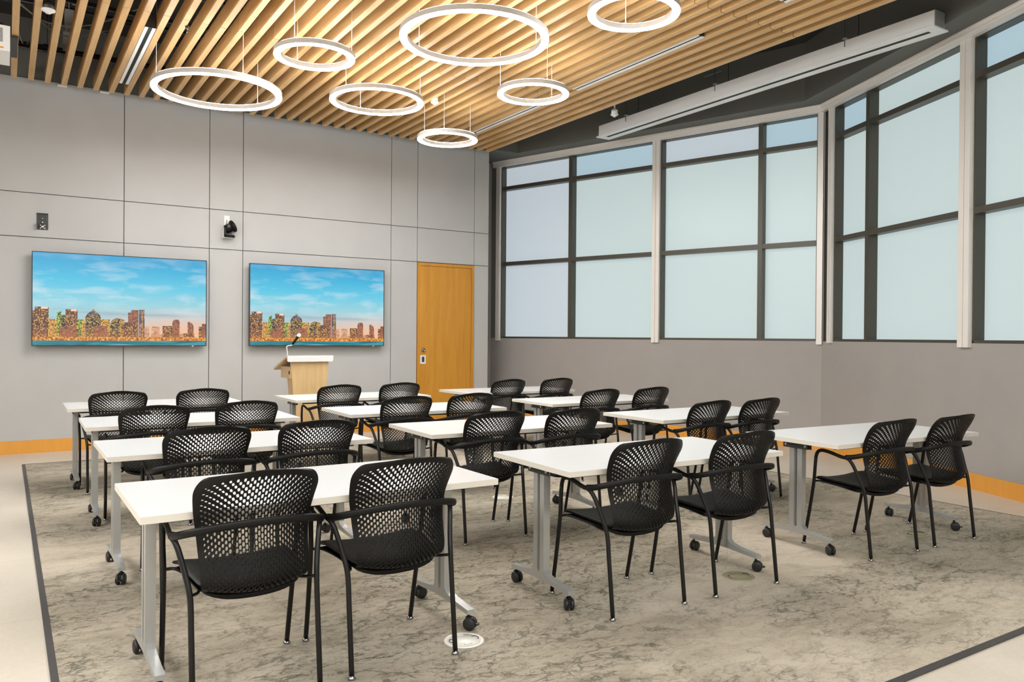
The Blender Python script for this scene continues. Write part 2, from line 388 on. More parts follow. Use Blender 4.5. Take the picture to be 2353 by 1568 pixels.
# ------------------------------------------------------------------ windows
GL = -.12                                   # glass plane behind the face
ZT0, ZT1, ZM0, ZM1 = 3.850, 3.908, 2.585, 2.645
HB = 4.245
def window(idx, Mx, bays, lab, tints):
    """bays: list of (s0, s1, [mullion (m0, m1)...], light post after (p0, p1) or None)"""
    w = bpy.data.objects.new('window_%d' % idx, None); C.objects.link(w); struct(w, lab)
    k = 0
    for (s0, s1, mulls, post) in bays:
        bm = BM()                            # bay frame: sill, head, jambs, transoms
        fd0, fd1 = -.155, -.006
        add_box(bm, s0, s1, fd0, fd1, SILL, SILL+.030, mtx=Mx)
        add_box(bm, s0, s1, fd0, fd1, HB-.012, HEAD, mtx=Mx)
        add_box(bm, s0, s0+.022, fd0, fd1, SILL, HEAD, mtx=Mx); add_box(bm, s1-.022, s1, fd0, fd1, SILL, HEAD, mtx=Mx)
        obj('window_frame', bm, 'bronze', w)
        edges = [s0+.02] + [v for mm in mulls for v in mm] + [s1-.02]
        for m0, m1 in mulls:
            bm = BM(); add_box(bm, m0, m1, fd0, fd1+.004, SILL+.001, HEAD-.002, mtx=Mx); bevel(bm, .0015, 1); obj('mullion', bm, 'bronze', w)
        for i in range(0, len(edges), 2):
            a, b = edges[i], edges[i+1]
            for z0, z1 in ((ZT0, ZT1), (ZM0, ZM1)):
                bm = BM(); add_box(bm, a, b, fd0, fd1+.002, z0, z1, mtx=Mx); bevel(bm, .0015, 1); obj('transom', bm, 'bronze', w)
            for r, (z0, z1) in enumerate(((SILL+.028, ZM0), (ZM1, ZT0), (ZT1, HB))):
                bm = BM(); add_box(bm, a-.004, b+.004, GL-.012, GL, z0-.004, z1+.004, mtx=Mx)
                obj('pane', bm, tints[k % len(tints)][r], w)
            k += 1
        if post:
            p0, p1 = post; c = (p0+p1)/2
            bm = BM()
            add_box(bm, p0, c-.004, -.006, .038, SILL-.04, HB+.01, mtx=Mx); add_box(bm, c+.004, p1, -.006, .038, SILL-.04, HB+.01, mtx=Mx)
            add_box(bm, p0+.003, p1-.003, -.12, .028, SILL+.0, HB+.01, mtx=Mx); bevel(bm, .002, 1)
            obj('shade_channel', bm, 'alu', w)
    return w
P, Bl, Li = 'pane', 'pane_blue', 'pane_lilac'
wa = window(1, MA, [(.06, 2.287, [(.781, .843)], (2.287, 2.403)), (2.403, 5.29, [(3.835, 3.902)], (5.285, 5.365))],
       'two bays of frosted windows beside the door wall', [(P, P, Bl), (P, P, Li), (P, P, Bl), (Li, Li, Li)])
wb = window(2, MB, [(.235, 2.386, [(.865, .930)], (2.386, 2.526)), (2.526, 4.80, [(3.35, 3.415)], (4.80, 4.94)),
                    (4.94, 7.06, [(5.70, 5.765)], (7.06, 7.20)), (7.20, 9.25, [(8.0, 8.065)], None)],
       'frosted windows on the wall nearest the camera', [(P, P, Bl), (P, P, P)])
bm = BM()                                    # corner: light channel, dark gap, second channel
add_box(bm, -.01, .060, -.10, .038, SILL-.04, HB+.02, mtx=MA); bevel(bm, .002, 1); obj('shade_channel', bm, 'alu', wa)
bm = BM(); add_box(bm, .0, .150, -.14, -.02, SILL, HEAD, mtx=MB); obj('window_frame', bm, 'bronze', wb)
bm = BM(); add_box(bm, .150, .190, -.12, .030, SILL-.02, HB+.01, mtx=MB); add_box(bm, .196, .235, -.12, .030, SILL-.02, HB+.01, mtx=MB)
bevel(bm, .002, 1); obj('shade_channel', bm, 'alu', wb)
def head_track(Mx, s0, s1, parent):
    bm = BM()
    add_box(bm, s0, s1, -.005, .075, 4.318, 4.331, mtx=Mx)
    add_box(bm, s0, s1, -.005, .060, 4.285, 4.318, mtx=Mx)
    add_box(bm, s0, s1, -.005, .048, 4.262, 4.285, mtx=Mx)
    add_box(bm, s0, s1, -.005, .056, 4.240, 4.262, mtx=Mx)
    return obj('shade_track', bm, 'alu', parent)
head_track(MA, .0, 5.43, wa); head_track(MB, .03, 9.3, wb)

# ------------------------------------------------------------------ door
dr = bpy.data.objects.new('door_1', None); C.objects.link(dr); struct(dr, 'tall orange wood door beside the right-hand screen')
bm = BM(); fw = .045
add_box(bm, 5.212, 5.212+fw, YF-.016, YF+.11, 0, 2.503); add_box(bm, 6.187-fw, 6.187, YF-.016, YF+.11, 0, 2.503)
add_box(bm, 5.212+fw, 6.187-fw, YF-.016, YF+.11, 2.503-fw, 2.503); bevel(bm, .002, 1); obj('door_frame', bm, 'door', dr)
bm = BM(); add_box(bm, 5.212+fw+.004, 6.187-fw-.004, YF-.006, YF+.05, .008, 2.503-fw-.004); bevel(bm, .002, 1); lf = obj('door_leaf', bm, 'door', dr)
bm = BM(); RX = Matrix.Rotation(PI/2, 4, 'X')
add_lathe(bm, [(.031, 0), (.031, .012), (.026, .022), (.014, .024), (.012, .020), (0, .020)], mtx=Matrix.Translation((5.316, YF-.006, 1.182)) @ RX, seg=24)
obj('door_lock', bm, 'chrome', lf)
bm = BM(); x0, x1, z0, z1, yy = 5.262, 5.356, .975, 1.107, YF-.006
for a in ((x0, x0+.026, z0, z1), (x1-.020, x1, z0, z1), (x0+.026, x1-.020, z1-.022, z1), (x0+.026, x1-.020, z0, z0+.022)): add_box(bm, a[0], a[1], yy-.006, yy, a[2], a[3])
add_box(bm, x0+.02, x1-.015, yy-.0015, yy, z0+.01, z1-.01); obj('flush_pull', bm, 'alu', lf)
bm = BM(); add_box(bm, x0+.030, x1-.024, yy-.0030, yy-.0016, z0+.026, z1-.026); obj('pull_recess_shade', bm, 'darkmetal', lf)  # dark plate laid on the pull, its colour stands for shade in the recess

# ------------------------------------------------------------------ carpet, floor boxes
X0, X1, Y0, Y1 = .16, 6.745, 1.809, 9.76
cp = thing('carpet', 'large greige marbled carpet with dark veining under the tables', 'carpet', ((X0+X1)/2, (Y0+Y1)/2, 0))
bm = BM(); hx, hy = (X1-X0)/2, (Y1-Y0)/2
add_box(bm, -hx+.028, hx-.012, -hy+.034, hy-.010, .0005, .008); obj('carpet_pile', bm, 'rug', cp)
bm = BM()
add_box(bm, -hx, -hx+.028, -hy, hy, .0005, .0095); add_box(bm, hx-.012, hx, -hy, hy, .0005, .0095)
add_box(bm, -hx+.028, hx-.012, -hy, -hy+.034, .0005, .0095); add_box(bm, -hx+.028, hx-.012, hy-.010, hy, .0005, .0095)
obj('edge_strip', bm, 'edgestrip', cp, ).__setitem__('label', 'dark grey edging strip')
RZ = .008
def floor_box(x, y, m, lab):
    t = thing('floor_box', lab, 'floor box', (x, y, RZ), math.radians(-8), 'round power outlets set in the carpet')
    bm = BM(); add_lathe(bm, [(.092, 0), (.092, .002), (.089, .0045), (.074, .005), (.0735, .0035), (.072, .0035), (.0715, .005), (0, .005)], seg=48)
    obj('cover_ring', bm, m, t)
    for px, py, w_, h_ in ((0, .052, .034, .017), (0, -.052, .034, .017)):
        bm = BM()
        add_box(bm, px-w_/2, px+w_/2, py-h_/2, py+h_/2, .005, .0062); bevel(bm, .001, 1); l = obj('cable_flap', bm, m, t)
        bm = BM()
        for q in ((px-w_/2-.0012, px-w_/2, py-h_/2, py+h_/2), (px+w_/2, px+w_/2+.0012, py-h_/2, py+h_/2), (px-w_/2, px+w_/2, py+h_/2, py+h_/2+.0012), (px-w_/2, px+w_/2, py-h_/2-.0012, py-h_/2)):
            add_box(bm, *q, .0048, .0054)
        obj('flap_groove', bm, 'dark', l)
    for sx in (-1, 1):
        bm = BM(); pts = [(sx*.045, .020, .0062), (sx*.064, .020, .0062), (sx*.069, .008, .0062), (sx*.069, -.006, .0062), (sx*.062, -.02, .0062)]
        add_tube(bm, pts, .0016, 6); obj('hinge_slot', bm, 'dark', t)
    return t
floor_box(1.767, 3.12, 'zinc', 'pale round floor box by the rear leg of the nearest left-column right chair')
floor_box(3.606, 3.124, 'brass', 'olive brass floor box under the right chair of the nearest middle table')
floor_box(5.481, 3.141, 'brass', 'olive brass floor box between the two chairs nearest the right wall')
floor_box(3.625, 5.741, 'zinc', 'pale round floor box behind a middle-column chair, farther of the two pale ones')
floor_box(3.646, 8.347, 'brass', 'dull floor box under the farthest middle-column table')

# ------------------------------------------------------------------ tables
TL, TW, TH = 1.525, .766, .727
def make_caster(parent, x, y, yaw, brake):
    bm = BM(); Mx = Matrix.Translation((x, y, 0)) @ Matrix.Rotation(yaw, 4, 'Z')
    RY = Matrix.Rotation(PI/2, 4, 'Y')
    for s in (-1, 1):
        w0 = s*.006
        prof = [(0, 0), (.024, 0), (.0295, .003), (.0305, .008), (.0295, .014), (.024, .018), (.012, .019), (0, .019)]
        add_lathe(bm, prof, seg=24, mtx=Mx @ Matrix.Translation((w0 if s > 0 else w0-.0, -.008, .0305)) @ (RY if s > 0 else RY @ Matrix.Rotation(PI, 4, 'X')))
    add_box(bm, -.006, .006, -.024, .014, .022, .056, mtx=Mx)
    add_tube(bm, [Mx @ Vector((0, 0, .050)), Mx @ Vector((0, 0, .086))], .007, 10)
    add_tube(bm, [Mx @ Vector((-.018, -.018, .054)), Mx @ Vector((-.01, .006, .0615)), Mx @ Vector((.01, .006, .0615)), Mx @ Vector((.018, -.018, .054))], .005, 8)
    if brake: add_box(bm, -.010, .010, -.052, -.030, .028, .035, mtx=Mx)
    return obj('caster', bm, 'caster', parent)
def make_table():
    t = thing('folding_table', '', 'table')
    bm = BM(); add_box(bm, -TL/2+.001, TL/2-.001, -TW/2+.001, TW/2-.001, TH-.028, TH); bevel(bm, .0012, 1); top = obj('tabletop', bm, 'white', t)
    bm = BM()                                # edge band
    e = .0015
    for q in ((-TL/2, TL/2, -TW/2, -TW/2+e), (-TL/2, TL/2, TW/2-e, TW/2), (-TL/2, -TL/2+e, -TW/2+e, TW/2-e), (TL/2-e, TL/2, -TW/2+e, TW/2-e)):
        add_box(bm, *q, TH-.0275, TH-.0012)
    obj('edge_band', bm, 'edge', top)
    bm = BM(); add_box(bm, -TL/2+.10, TL/2-.10, -.022, .022, TH-.062, TH-.0285); add_box(bm, -TL/2+.10, TL/2-.10, -.30, -.27, TH-.048, TH-.0285)
    bevel(bm, .002, 1); obj('crossbar', bm, 'darkmetal', t)
    for s in (-1, 1):
        x = s*(TL/2-.085)
        bm = BM()
        for yc in (-.032, .032): add_box(bm, x-.020, x+.020, yc-.0195, yc+.0195, .105, TH-.055)
        bevel(bm, .007, 3)
        # foot beam: arched profile in y/z extruded in x
        top_ = [(-.285, .100), (-.20, .106), (-.12, .115), (-.070, .126), (-.052, .145), (-.013, .145), (-.006, .132), (.006, .132), (.013, .145), (.052, .145), (.070, .126), (.12, .115), (.20, .106), (.285, .100)]
        bot_ = [(.285, .079), (.20, .082), (.12, .086), (.05, .090), (-.05, .090), (-.12, .086), (-.20, .082), (-.285, .079)]
        b2 = BM(); add_extrude(b2, [(0, y, z) for y, z in top_+bot_], Vector((x-.019, 0, 0)), Vector((x+.019, 0, 0))); bevel(b2, .004, 2, 50)
        me = bpy.data.meshes.new('tmp'); b2.to_mesh(me); b2.free(); bm.from_mesh(me); bpy.data.meshes.remove(me)
        lg = obj('leg', bm, 'silver', t)
        bm = BM(); add_box(bm, x-.028, x+.028, -.095, .095, TH-.036, TH-.0285); add_box(bm, x-s*.024-.003, x-s*.024+.003, -.09, .09, TH-.075, TH-.03)
        add_box(bm, x+s*.021, x+s*.026, -.10, .10, TH-.070, TH-.030); bevel(bm, .003, 2); br = obj('bracket', bm, 'darkmetal', lg)
        bm = BM()
        for yc in (-.080, .080):
            add_lathe(bm, [(.0095, 0), (.0095, .003), (.006, .005), (.004, .004), (0, .004)], seg=14, mtx=Matrix.Translation((x+s*.026, yc, TH-.050)) @ Matrix.Rotation(s*PI/2, 4, 'Y'))
        obj('screw', bm, 'screw', lg)
        make_caster(lg, x, -.262, s*.5+.1, True); make_caster(lg, x, .262, .8*s+.9, False)
    return t
pt = make_table()
tables = dict(L1=(1.226, 8.225, -.3), L2=(1.248, 6.628, -1.0), L3=(1.226, 5.090, .1), L4=(1.175, 3.490, .1),
              M1=(3.241, 8.235, -.2), M2=(3.198, 6.595, -1.2), M3=(3.183, 5.060, -2.0), M4=(3.110, 3.430, -2.4),
              R1=(5.288, 8.275, -.5), R2=(5.298, 6.625, -1.4), R3=(5.200, 4.990, -.8), R4=(5.160, 3.350, -3.2))
COLN = dict(L='left', M='middle', R='right'); ROWN = {'1': 'farthest', '2': 'third', '3': 'second', '4': 'nearest'}
TLAB = dict(L1='white table farthest back in the left column, below the left-hand screen',
            L2='white table in the left column, third from the camera',
            L3='white table in the left column, second from the camera',
            L4='white table in the left column, nearest the camera, at bottom left',
            M1='white table in front of the lectern, farthest of the middle column',
            M2='white table in the middle column, third from the camera',
            M3='white table in the middle column, second from the camera',
            M4='white table nearest the camera in the middle column, left leg in full view',
            R1='white table by the orange door, farthest of the right column',
            R2='white table in the right column, third from the camera, by the window wall',
            R3='white table in the right column, second from the camera, before the wall corner',
            R4='white table at the right, nearest the camera, standing by the orange skirting')
first = True
for k, (x, y, a) in tables.items():
    if first: pt.location = (x, y, RZ); pt.rotation_euler = (0, 0, math.radians(a)); pt['label'] = TLAB[k]; pt['group'] = 'white wheeled tables in three columns'; first = False
    else: dup(pt, (x, y, RZ), math.radians(a), TLAB[k], 'white wheeled tables in three columns')

# ------------------------------------------------------------------ chairs
def lerp_tab(tab, z):
    if z <= tab[0][0]: return tab[0][1]
    for (a, u), (b, v) in zip(tab, tab[1:]):
        if z <= b: q = (z-a)/(b-a); q = q*q*(3-2*q) if False else q; return u+(v-u)*q
    return tab[-1][1]
# param v 0..1 along the shell from under the seat to the top: (v, edge y, z at edge, half width, depth of curve)
SH = [(0.00, -.105, .418, .150, .030), (.06, -.150, .421, .178, .045), (.12, -.190, .438, .198, .056), (.20, -.204, .476, .205, .066), (.32, -.190, .536, .208, .070),
      (.45, -.172, .598, .212, .072), (.56, -.166, .652, .2165, .072), (.66, -.170, .702, .224, .074), (.76, -.187, .748, .231, .078), (.87, -.216, .803, .237, .083), (1.0, -.253, .868, .235, .090)]
def shell(a, v):
    def g(k):
        i = 0
        while i < len(SH)-2 and v > SH[i+1][0]: i += 1
        p0 = SH[max(i-1, 0)]; p1 = SH[i]; p2 = SH[i+1]; p3 = SH[min(i+2, len(SH)-1)]
        t = (v-p1[0])/(p2[0]-p1[0]); h = p2[0]-p1[0]
        m1 = (p2[k]-p0[k])/(p2[0]-p0[0]) if p2[0] > p0[0] else 0; m2 = (p3[k]-p1[k])/(p3[0]-p1[0]) if p3[0] > p1[0] else 0
        return (2*t**3-3*t**2+1)*p1[k]+(t**3-2*t**2+t)*h*m1+(-2*t**3+3*t**2)*p2[k]+(t**3-t**2)*h*m2
    y, z, wd, dp = g(1), g(2), g(3), g(4)
    if v > .86: q = (v-.86)/.14; wd *= 1-.20*(1-math.sqrt(max(0, 1-q*q)))
    if v < .10: q = (.10-v)/.10; wd *= 1-.16*(1-math.sqrt(max(0, 1-q*q)))
    arch = .022*(1-a*a)*max(0, (v-.5)/.5)
    sag = -.020*(1-a*a)*max(0, 1-v/.35)
    return Vector((a*wd, y-dp*(1-a*a), z+arch+sag))
def backrest_bm():
    bm = BM(); NCOL, NROW = 33, 19
    A0, V0, V1 = .915, .090, .962
    cache = {}
    def V(a, v):
        k = (round(a, 5), round(v, 5))
        if k not in cache: cache[k] = bm.verts.new(shell(a, v))
        return cache[k]
    cw = 2*A0/NCOL; ch = (V1-V0)/NROW
    # curved upper/lower limit of the hole field
    def W(a, v):                             # (field space -> shell space): rounds the top corners of the field
        t = (v-V0)/(V1-V0); e = abs(a)/A0
        return (a*(1-.05*max(0, t-.8)/.2), v-.045*e**5*max(0, t)-0*e)
    def VV(a, v): return V(*W(a, v))
    ANG = [math.radians(q) for q in (-135, -108, -72, -45, 0, 45, 72, 108, 135, 180)]
    def hole(cx, cy, hw, hh, rot):
        out = []
        for th in ANG:
            c, s = math.cos(th), math.sin(th); r = (abs(c)**3.2+abs(s)**3.2)**(-1/3.2)
            X, Z = r*c*hw, r*s*hh
            sx, sz = .21, .49                 # rough metric scale of a and v
            out.append((cx+(X*math.cos(rot)+Z*math.sin(rot))/sx, cy+(-X*math.sin(rot)+Z*math.cos(rot))/sz))
        return out
    for i in range(NCOL):
        a0 = -A0+i*cw; half = (i % 2)
        rows_ = [(V0+j*ch-(ch/2 if half else 0), V0+(j+1)*ch-(ch/2 if half else 0)) for j in range(NROW+(1 if half else 0))]
        for (v0, v1) in rows_:
            full = v0 >= V0-1e-6 and v1 <= V1+1e-6
            c0, c1 = max(v0, V0), min(v1, V1); vm = (v0+v1)/2
            if full:
                outer = [(a0, v0), (a0+cw/3, v0), (a0+2*cw/3, v0), (a0+cw, v0), (a0+cw, vm), (a0+cw, v1), (a0+2*cw/3, v1), (a0+cw/3, v1), (a0, v1), (a0, vm)]
                u = (a0+cw/2)/A0; vv = ((vm-V0)/(V1-V0)-.56)/.5
                fade = 1-.36*abs(u)**2.2; topf = 1-.15*max(0, vv-.55)
                hw = .0047*fade*topf; hh = .0090*(1-.50*abs(u)**1.8)*topf
                rot = .85*u*vv
                rot += (.55*math.copysign(1, u)*abs(u)**3)*(1 if vv >= -.05 else -.35)
                hv = [VV(*q) for q in hole(a0+cw/2, vm, hw, hh, rot)]
                ov = [VV(*q) for q in outer]
                for q in range(10):
                    f = bm.faces.new((ov[q], ov[(q+1) % 10], hv[(q+1) % 10], hv[q])); f.smooth = True
            else:
                pts = [(a0, c0), (a0+cw/3, c0), (a0+2*cw/3, c0), (a0+cw, c0)]
                f = bm.faces.new([VV(*q) for q in pts+[(a0+cw, c1), (a0+2*cw/3, c1), (a0+cw/3, c1), (a0, c1)]]); f.smooth = True
    # side columns of the neighbours meet at half-height points: weld handled by dense borders below
    def strip(alist, vlist):
        for i in range(len(alist)-1):
            for j in range(len(vlist)-1):
                f = bm.faces.new((V2(alist[i], vlist[j]), V2(alist[i+1], vlist[j]), V2(alist[i+1], vlist[j+1]), V2(alist[i], vlist[j+1]))); f.smooth = True
    def V2(a, v):
        if abs(a) <= A0+1e-6 and V0-1e-6 <= v <= V1+1e-6: return VV(a, v)
        # blend the field distortion out to the rim
        aa, vv2 = W(max(-A0, min(A0, a)), max(V0, min(V1, v)))
        ka = 0 if abs(a) <= A0 else (abs(a)-A0)/(1-A0)
        kv = 0 if V0 <= v <= V1 else ((v-V1)/(1-V1) if v > V1 else (V0-v)/V0)
        k = max(ka, kv)
        return V(aa+(a-max(-A0, min(A0, a)))-(aa-max(-A0, min(A0, a)))*k, vv2+(v-max(V0, min(V1, v)))-(vv2-max(V0, min(V1, v)))*k)
    vs = sorted({round(V0+j*ch/1.0, 6) for j in range(NROW+1)} | {round(V0+(j+.5)*ch, 6) for j in range(NROW)})
    aS = [round(-A0+i*cw/3, 6) for i in range(3*NCOL+1)]
    for s in (-1, 1):
        strip([s*x for x in ((A0, .94, .97, 1.0) if s > 0 else (1.0, .97, .94, A0))], vs)
    strip(aS, [V1, V1+.010, V1+.020, V1+.029, 1.0]); strip(aS, [0, .035, .07, V0])
    cor = (A0, .94, .97, 1.0)
    for s in (-1, 1):
        al = [s*x for x in (cor if s > 0 else cor[::-1])]
        strip(al, [V1, V1+.010, V1+.020, V1+.029, 1.0]); strip(al, [0, .035, .07, V0])
    bmesh.ops.remove_doubles(bm, verts=bm.verts, dist=.00025)
    bmesh.ops.recalc_face_normals(bm, faces=bm.faces)
    # thickness: a second skin moved along the vertex normals, walls along every open edge
    bm.normal_update(); bm.verts.index_update()
    mid = sum((f.normal for f in bm.faces), Vector()) / len(bm.faces)
    sg = 1 if mid.y < 0 else -1                # outer skin faces the back
    vs0 = list(bm.verts); fs0 = list(bm.faces); es0 = [e for e in bm.edges if len(e.link_faces) == 1]
    dupv = {v: bm.verts.new(v.co - v.normal*sg*.0052) for v in vs0}
    walls = []
    for e in es0:
        l = e.link_faces[0].loops
        for lp_ in l:
            if lp_.edge == e: walls.append((lp_.link_loop_next.vert, lp_.vert))
    for f in fs0: bm.faces.new([dupv[v] for v in reversed(f.verts)])
    for u_, v_ in walls: bm.faces.new((u_, v_, dupv[v_], dupv[u_]))
    bm.normal_update()
    for f in bm.faces: f.smooth = True
    for e in bm.edges:
        if len(e.link_faces) == 2 and e.calc_face_angle(0) > math.radians(45): e.smooth = False
    return bm
def seat_bm(z_off=0, thick=.026, grow=0, low=False):
    bm = BM(); nx, ny = 16, 16; top, bot = [], []
    for j in range(ny+1):
        v = j/ny; y = -.175+v*(.215+.175)
        wd = (.205+.030*v)+grow; ya = y
        rowt, rowb = [], []
        for i in range(nx+1):
            u = 2*i/nx-1
            # rounded front corners
            yy = ya - .035*max(0, abs(u)-.6)**2/.16*(v**6) + .03*max(0, abs(u)-.7)**2/.09*((1-v)**6)
            z = .447+.022*v - .018*(1-u*u)*(1-.3*v) + .010*abs(u)**3 - .030*max(0, v-.86)**2/.0196*.55
            x = u*wd
            ed = max(abs(u)**14, (2*v-1)**18)
            rowt.append(bm.verts.new((x, yy, z+z_off-.006*ed)))
            zz_ = z+z_off-thick*(1-.55*ed)
            if low: zz_ -= .022*(1-v)*(1-abs(u)**4)
            rowb.append(bm.verts.new((x*(1-.03*ed), yy, zz_)))
        top.append(rowt); bot.append(rowb)
    for j in range(ny):
        for i in range(nx):
            for g_, fl in ((top, 0), (bot, 1)):
                q = (g_[j][i], g_[j][i+1], g_[j+1][i+1], g_[j+1][i]); f = bm.faces.new(q if not fl else q[::-1]); f.smooth = True
    for j in range(ny):
        for i in (0, nx):
            q = (top[j][i], top[j+1][i], bot[j+1][i], bot[j][i]); f = bm.faces.new(q if i else q[::-1]); f.smooth = True
    for i in range(nx):
        for j in (0, ny):
            q = (top[j][i], bot[j][i], bot[j][i+1], top[j][i+1]); f = bm.faces.new(q if j == 0 else q[::-1]); f.smooth = True
    return bm
def make_chair():
    t = thing('armchair', '', 'chair')
    obj('backrest', backrest_bm(), 'plastic', t, recalc=False)
    obj('seat', seat_bm(), 'seat', t)
    obj('seat_pan', seat_bm(-.0262, .012, -.004, True), 'plastic', t)
    # arm ring: one band sweeping from both rear-leg junctions round the back
    half = [(.285, -.095, .632), (.280, -.140, .640), (.262, -.188, .654), (.219, -.229, .668), (.152, -.256, .679), (.075, -.269, .685), (0, -.273, .687)]
    path = catmull(half + [(-x, y, z) for x, y, z in half[-2::-1]], 5)
    n = len(path); fl = []; rr = []
    for i in range(n):
        q = abs(2*i/(n-1)-1); fl.append((.50-.0*q, 1.0)); rr.append(.0150+.002*q**6)
    bm = BM(); add_tube(bm, path, rr, 14, up=(0, 0, 1), flat=[(.52+.35*abs(2*i/(n-1)-1)**3, 1.0+.0) for i in range(n)])
    obj('arm_ring', bm, 'plastic', t)
    for s in (-1, 1):
        # arm: from the front-leg bend back to the junction
        bm = BM()
        add_tube(bm, catmull([(s*.276, .145, .590), (s*.277, .137, .622), (s*.279, .120, .645), (s*.281, .085, .655), (s*.284, .02, .648), (s*.286, -.05, .633), (s*.286, -.095, .630), (s*.283, -.135, .638)], 6), .0112, 12, flat=(1.05, .92))
        obj('armrest', bm, 'plastic', t)
        bm = BM()
        add_tube(bm, catmull([(s*.262, .245, .016), (s*.264, .215, .16), (s*.267, .185, .31), (s*.270, .162, .44), (s*.276, .148, .55), (s*.276, .143, .600)], 5), .0110, 14)
        lg = obj('leg', bm, 'frame', t); glide(lg, s*.262, .246)
        bm = BM()
        pth = catmull([(s*.239, -.2465, .016), (s*.239, -.232, .14), (s*.239, -.215, .28), (s*.240, -.198, .415), (s*.252, -.168, .50), (s*.270, -.135, .585), (s*.282, -.112, .622), (s*.285, -.100, .632)], 5)
        m_ = len(pth); add_tube(bm, pth, [.0110+.0055*max(0, (i/(m_-1)-.82)/.18) for i in range(m_)], 14)
        lg = obj('leg', bm, 'frame', t); glide(lg, s*.239, -.247)
        bm = BM()    # side rail below the seat joining front and rear legs
        add_tube(bm, catmull([(s*.268, .162, .438), (s*.225, .145, .437), (s*.190, .03, .422), (s*.190, -.10, .408), (s*.240, -.196, .424)], 5), .0065, 10)
        obj('side_rail', bm, 'frame', t)
    return t
def glide(parent, x, y):
    bm = BM(); add_lathe(bm, [(.0145, 0), (.0165, .003), (.0155, .008), (.010, .014), (.006, .018), (.0065, .022), (0, .022)], (x, y, 0), 16)
    return obj('glide', bm, 'chrome', parent)
pc = make_chair()
chairs = {'L4a': (0.824,3.286,0.7),'L4b': (1.433,3.275,0.5),'L3a': (0.958,4.823,1.1),'L3b': (1.601,4.860,0.2),'L2a': (0.907,6.325,0.9),'L2b': (1.583,6.429,0.0),
 'L1a': (0.851,7.933,0.2),'L1b': (1.572,7.980,0.1),'M1a': (2.907,7.977,0.2),'M1b': (3.611,8.036,-0.2),'M2a': (2.875,6.296,-0.2),'M2b': (3.538,6.353,-0.7),
 'M3a': (2.844,4.812,-1.1),'M3b': (3.463,4.738,-1.2),'M4a': (2.779,3.221,-1.2),'M4b': (3.484,3.195,-1.8),'R1a': (5.055,8.102,-0.3),'R1b': (5.744,8.066,-1.2),
 'R2a': (4.946,6.248,-0.2),'R2b': (5.631,6.259,-0.3),'R3a': (4.878,4.751,0.0),'R3b': (5.482,4.737,-0.5),'R4a': (4.856,3.160,-2.7),'R4b': (5.525,3.131,-1.7)}
rowphrase = {'4': 'nearest', '3': 'second nearest', '2': 'third nearest', '1': 'farthest'}
first = True
for k, (x, y, a) in chairs.items():
    q_ = (y-.022)/y; x = x*q_-.004; y = y*q_
    lab = 'black perforated armchair, %s one at the %s table of the %s column' % ('left' if k[2] == 'a' else 'right', rowphrase[k[1]], COLN[k[0]])
    grp = 'black perforated chairs at the tables'
    if first: pc.location = (x, y, RZ); pc.rotation_euler = (0, 0, math.radians(a)); pc['label'] = lab; pc['group'] = grp; first = False
    else: dup(pc, (x, y, RZ), math.radians(a), lab, grp)

# ------------------------------------------------------------------ lectern and microphone
LX, LY = 3.142, 9.40
lc = thing('lectern', 'pale oak lectern with white front lip standing before the right-hand screen', 'lectern', (LX, LY, RZ))
bm = BM()                                     # tapering front board
zt, zb_ = 1.085, 0.0
tw, bw = .238, .150
add_extrude(bm, [(-bw, 0, .03), (bw, 0, .03), (tw, 0, zt), (-tw, 0, zt)], Vector((0, .02, 0)), Vector((0, .045, 0))); bevel(bm, .002, 1)
obj('front_board', bm, 'lectern', lc)
bm = BM(); add_extrude(bm, [(-bw+.035, 0, .03), (bw-.035, 0, .03), (tw-.045, 0, .86), (-tw+.045, 0, .86)], Vector((0, .045, 0)), Vector((0, .30, 0))); bevel(bm, .002, 1)
obj('column', bm, 'lectern', lc)
bm = BM(); add_box(bm, -.216, .216, .046, .399, .858, .876); add_box(bm, -.235, -.217, .045, .42, .858, 1.0); add_box(bm, .217, .235, .045, .42, .858, 1.0); add_box(bm, -.217, .217, .40, .42, .858, .96)
obj('shelf_box', bm, 'lectern', lc)
bm = BM(); add_extrude(bm, [(0, .0, 1.118), (0, .0, 1.142), (0, .56, .972), (0, .56, .948)], Vector((-.285, 0, 0)), Vector((.285, 0, 0))); bevel(bm, .003, 1)
obj('reading_top', bm, 'lectern', lc)
bm = BM(); pts = []                            # white lip with rounded lower corners
hw_, z0, z1, r = .286, 1.064, 1.138, .018
for cx, cz, a0 in ((hw_-r, z0+r, -90), (hw_-.008, z1-.008, 0), (-hw_+.008, z1-.008, 90), (-hw_+r, z0+r, 180)):
    rr = r if cz < 1.1 else .008
    for q in range(5): th = math.radians(a0+q*22.5); pts.append((cx+rr*math.cos(th), 0, cz+rr*math.sin(th)))
add_extrude(bm, pts, Vector((0, -.014, 0)), Vector((0, .002, 0))); obj('front_lip', bm, 'white', lc).__setitem__('label', 'white rounded front lip')
bm = BM(); add_lathe(bm, [(.14, 0), (.16, 0), (.16, .0), (.0, .0)][:0] or [(.0, 0), (.19, 0), (.19, .028), (0, .03)], (0, .16, 0), 32, mtx=Matrix.Scale(1, 4)); obj('base', bm, 'lectern', lc)
bm = BM(); add_lathe(bm, [(0, 0), (.022, 0), (.022, .004), (0, .004)], seg=20, mtx=Matrix.Translation((-.2355, .075, .93)) @ Matrix.Rotation(-PI/2, 4, 'Y')); obj('cable_hole', bm, 'dark', lc)
mc = thing('microphone', 'handheld microphone in a white gooseneck holder on the lectern', 'microphone', (LX-.275, LY+.02, 1.132))
bm = BM(); add_tube(bm, catmull([(0, 0, -.002), (-.004, -.002, .06), (-.012, -.004, .105), (-.008, -.006, .128), (.020, -.012, .137), (.048, -.018, .142), (.058, -.02, .160)], 6), .0055, 10)
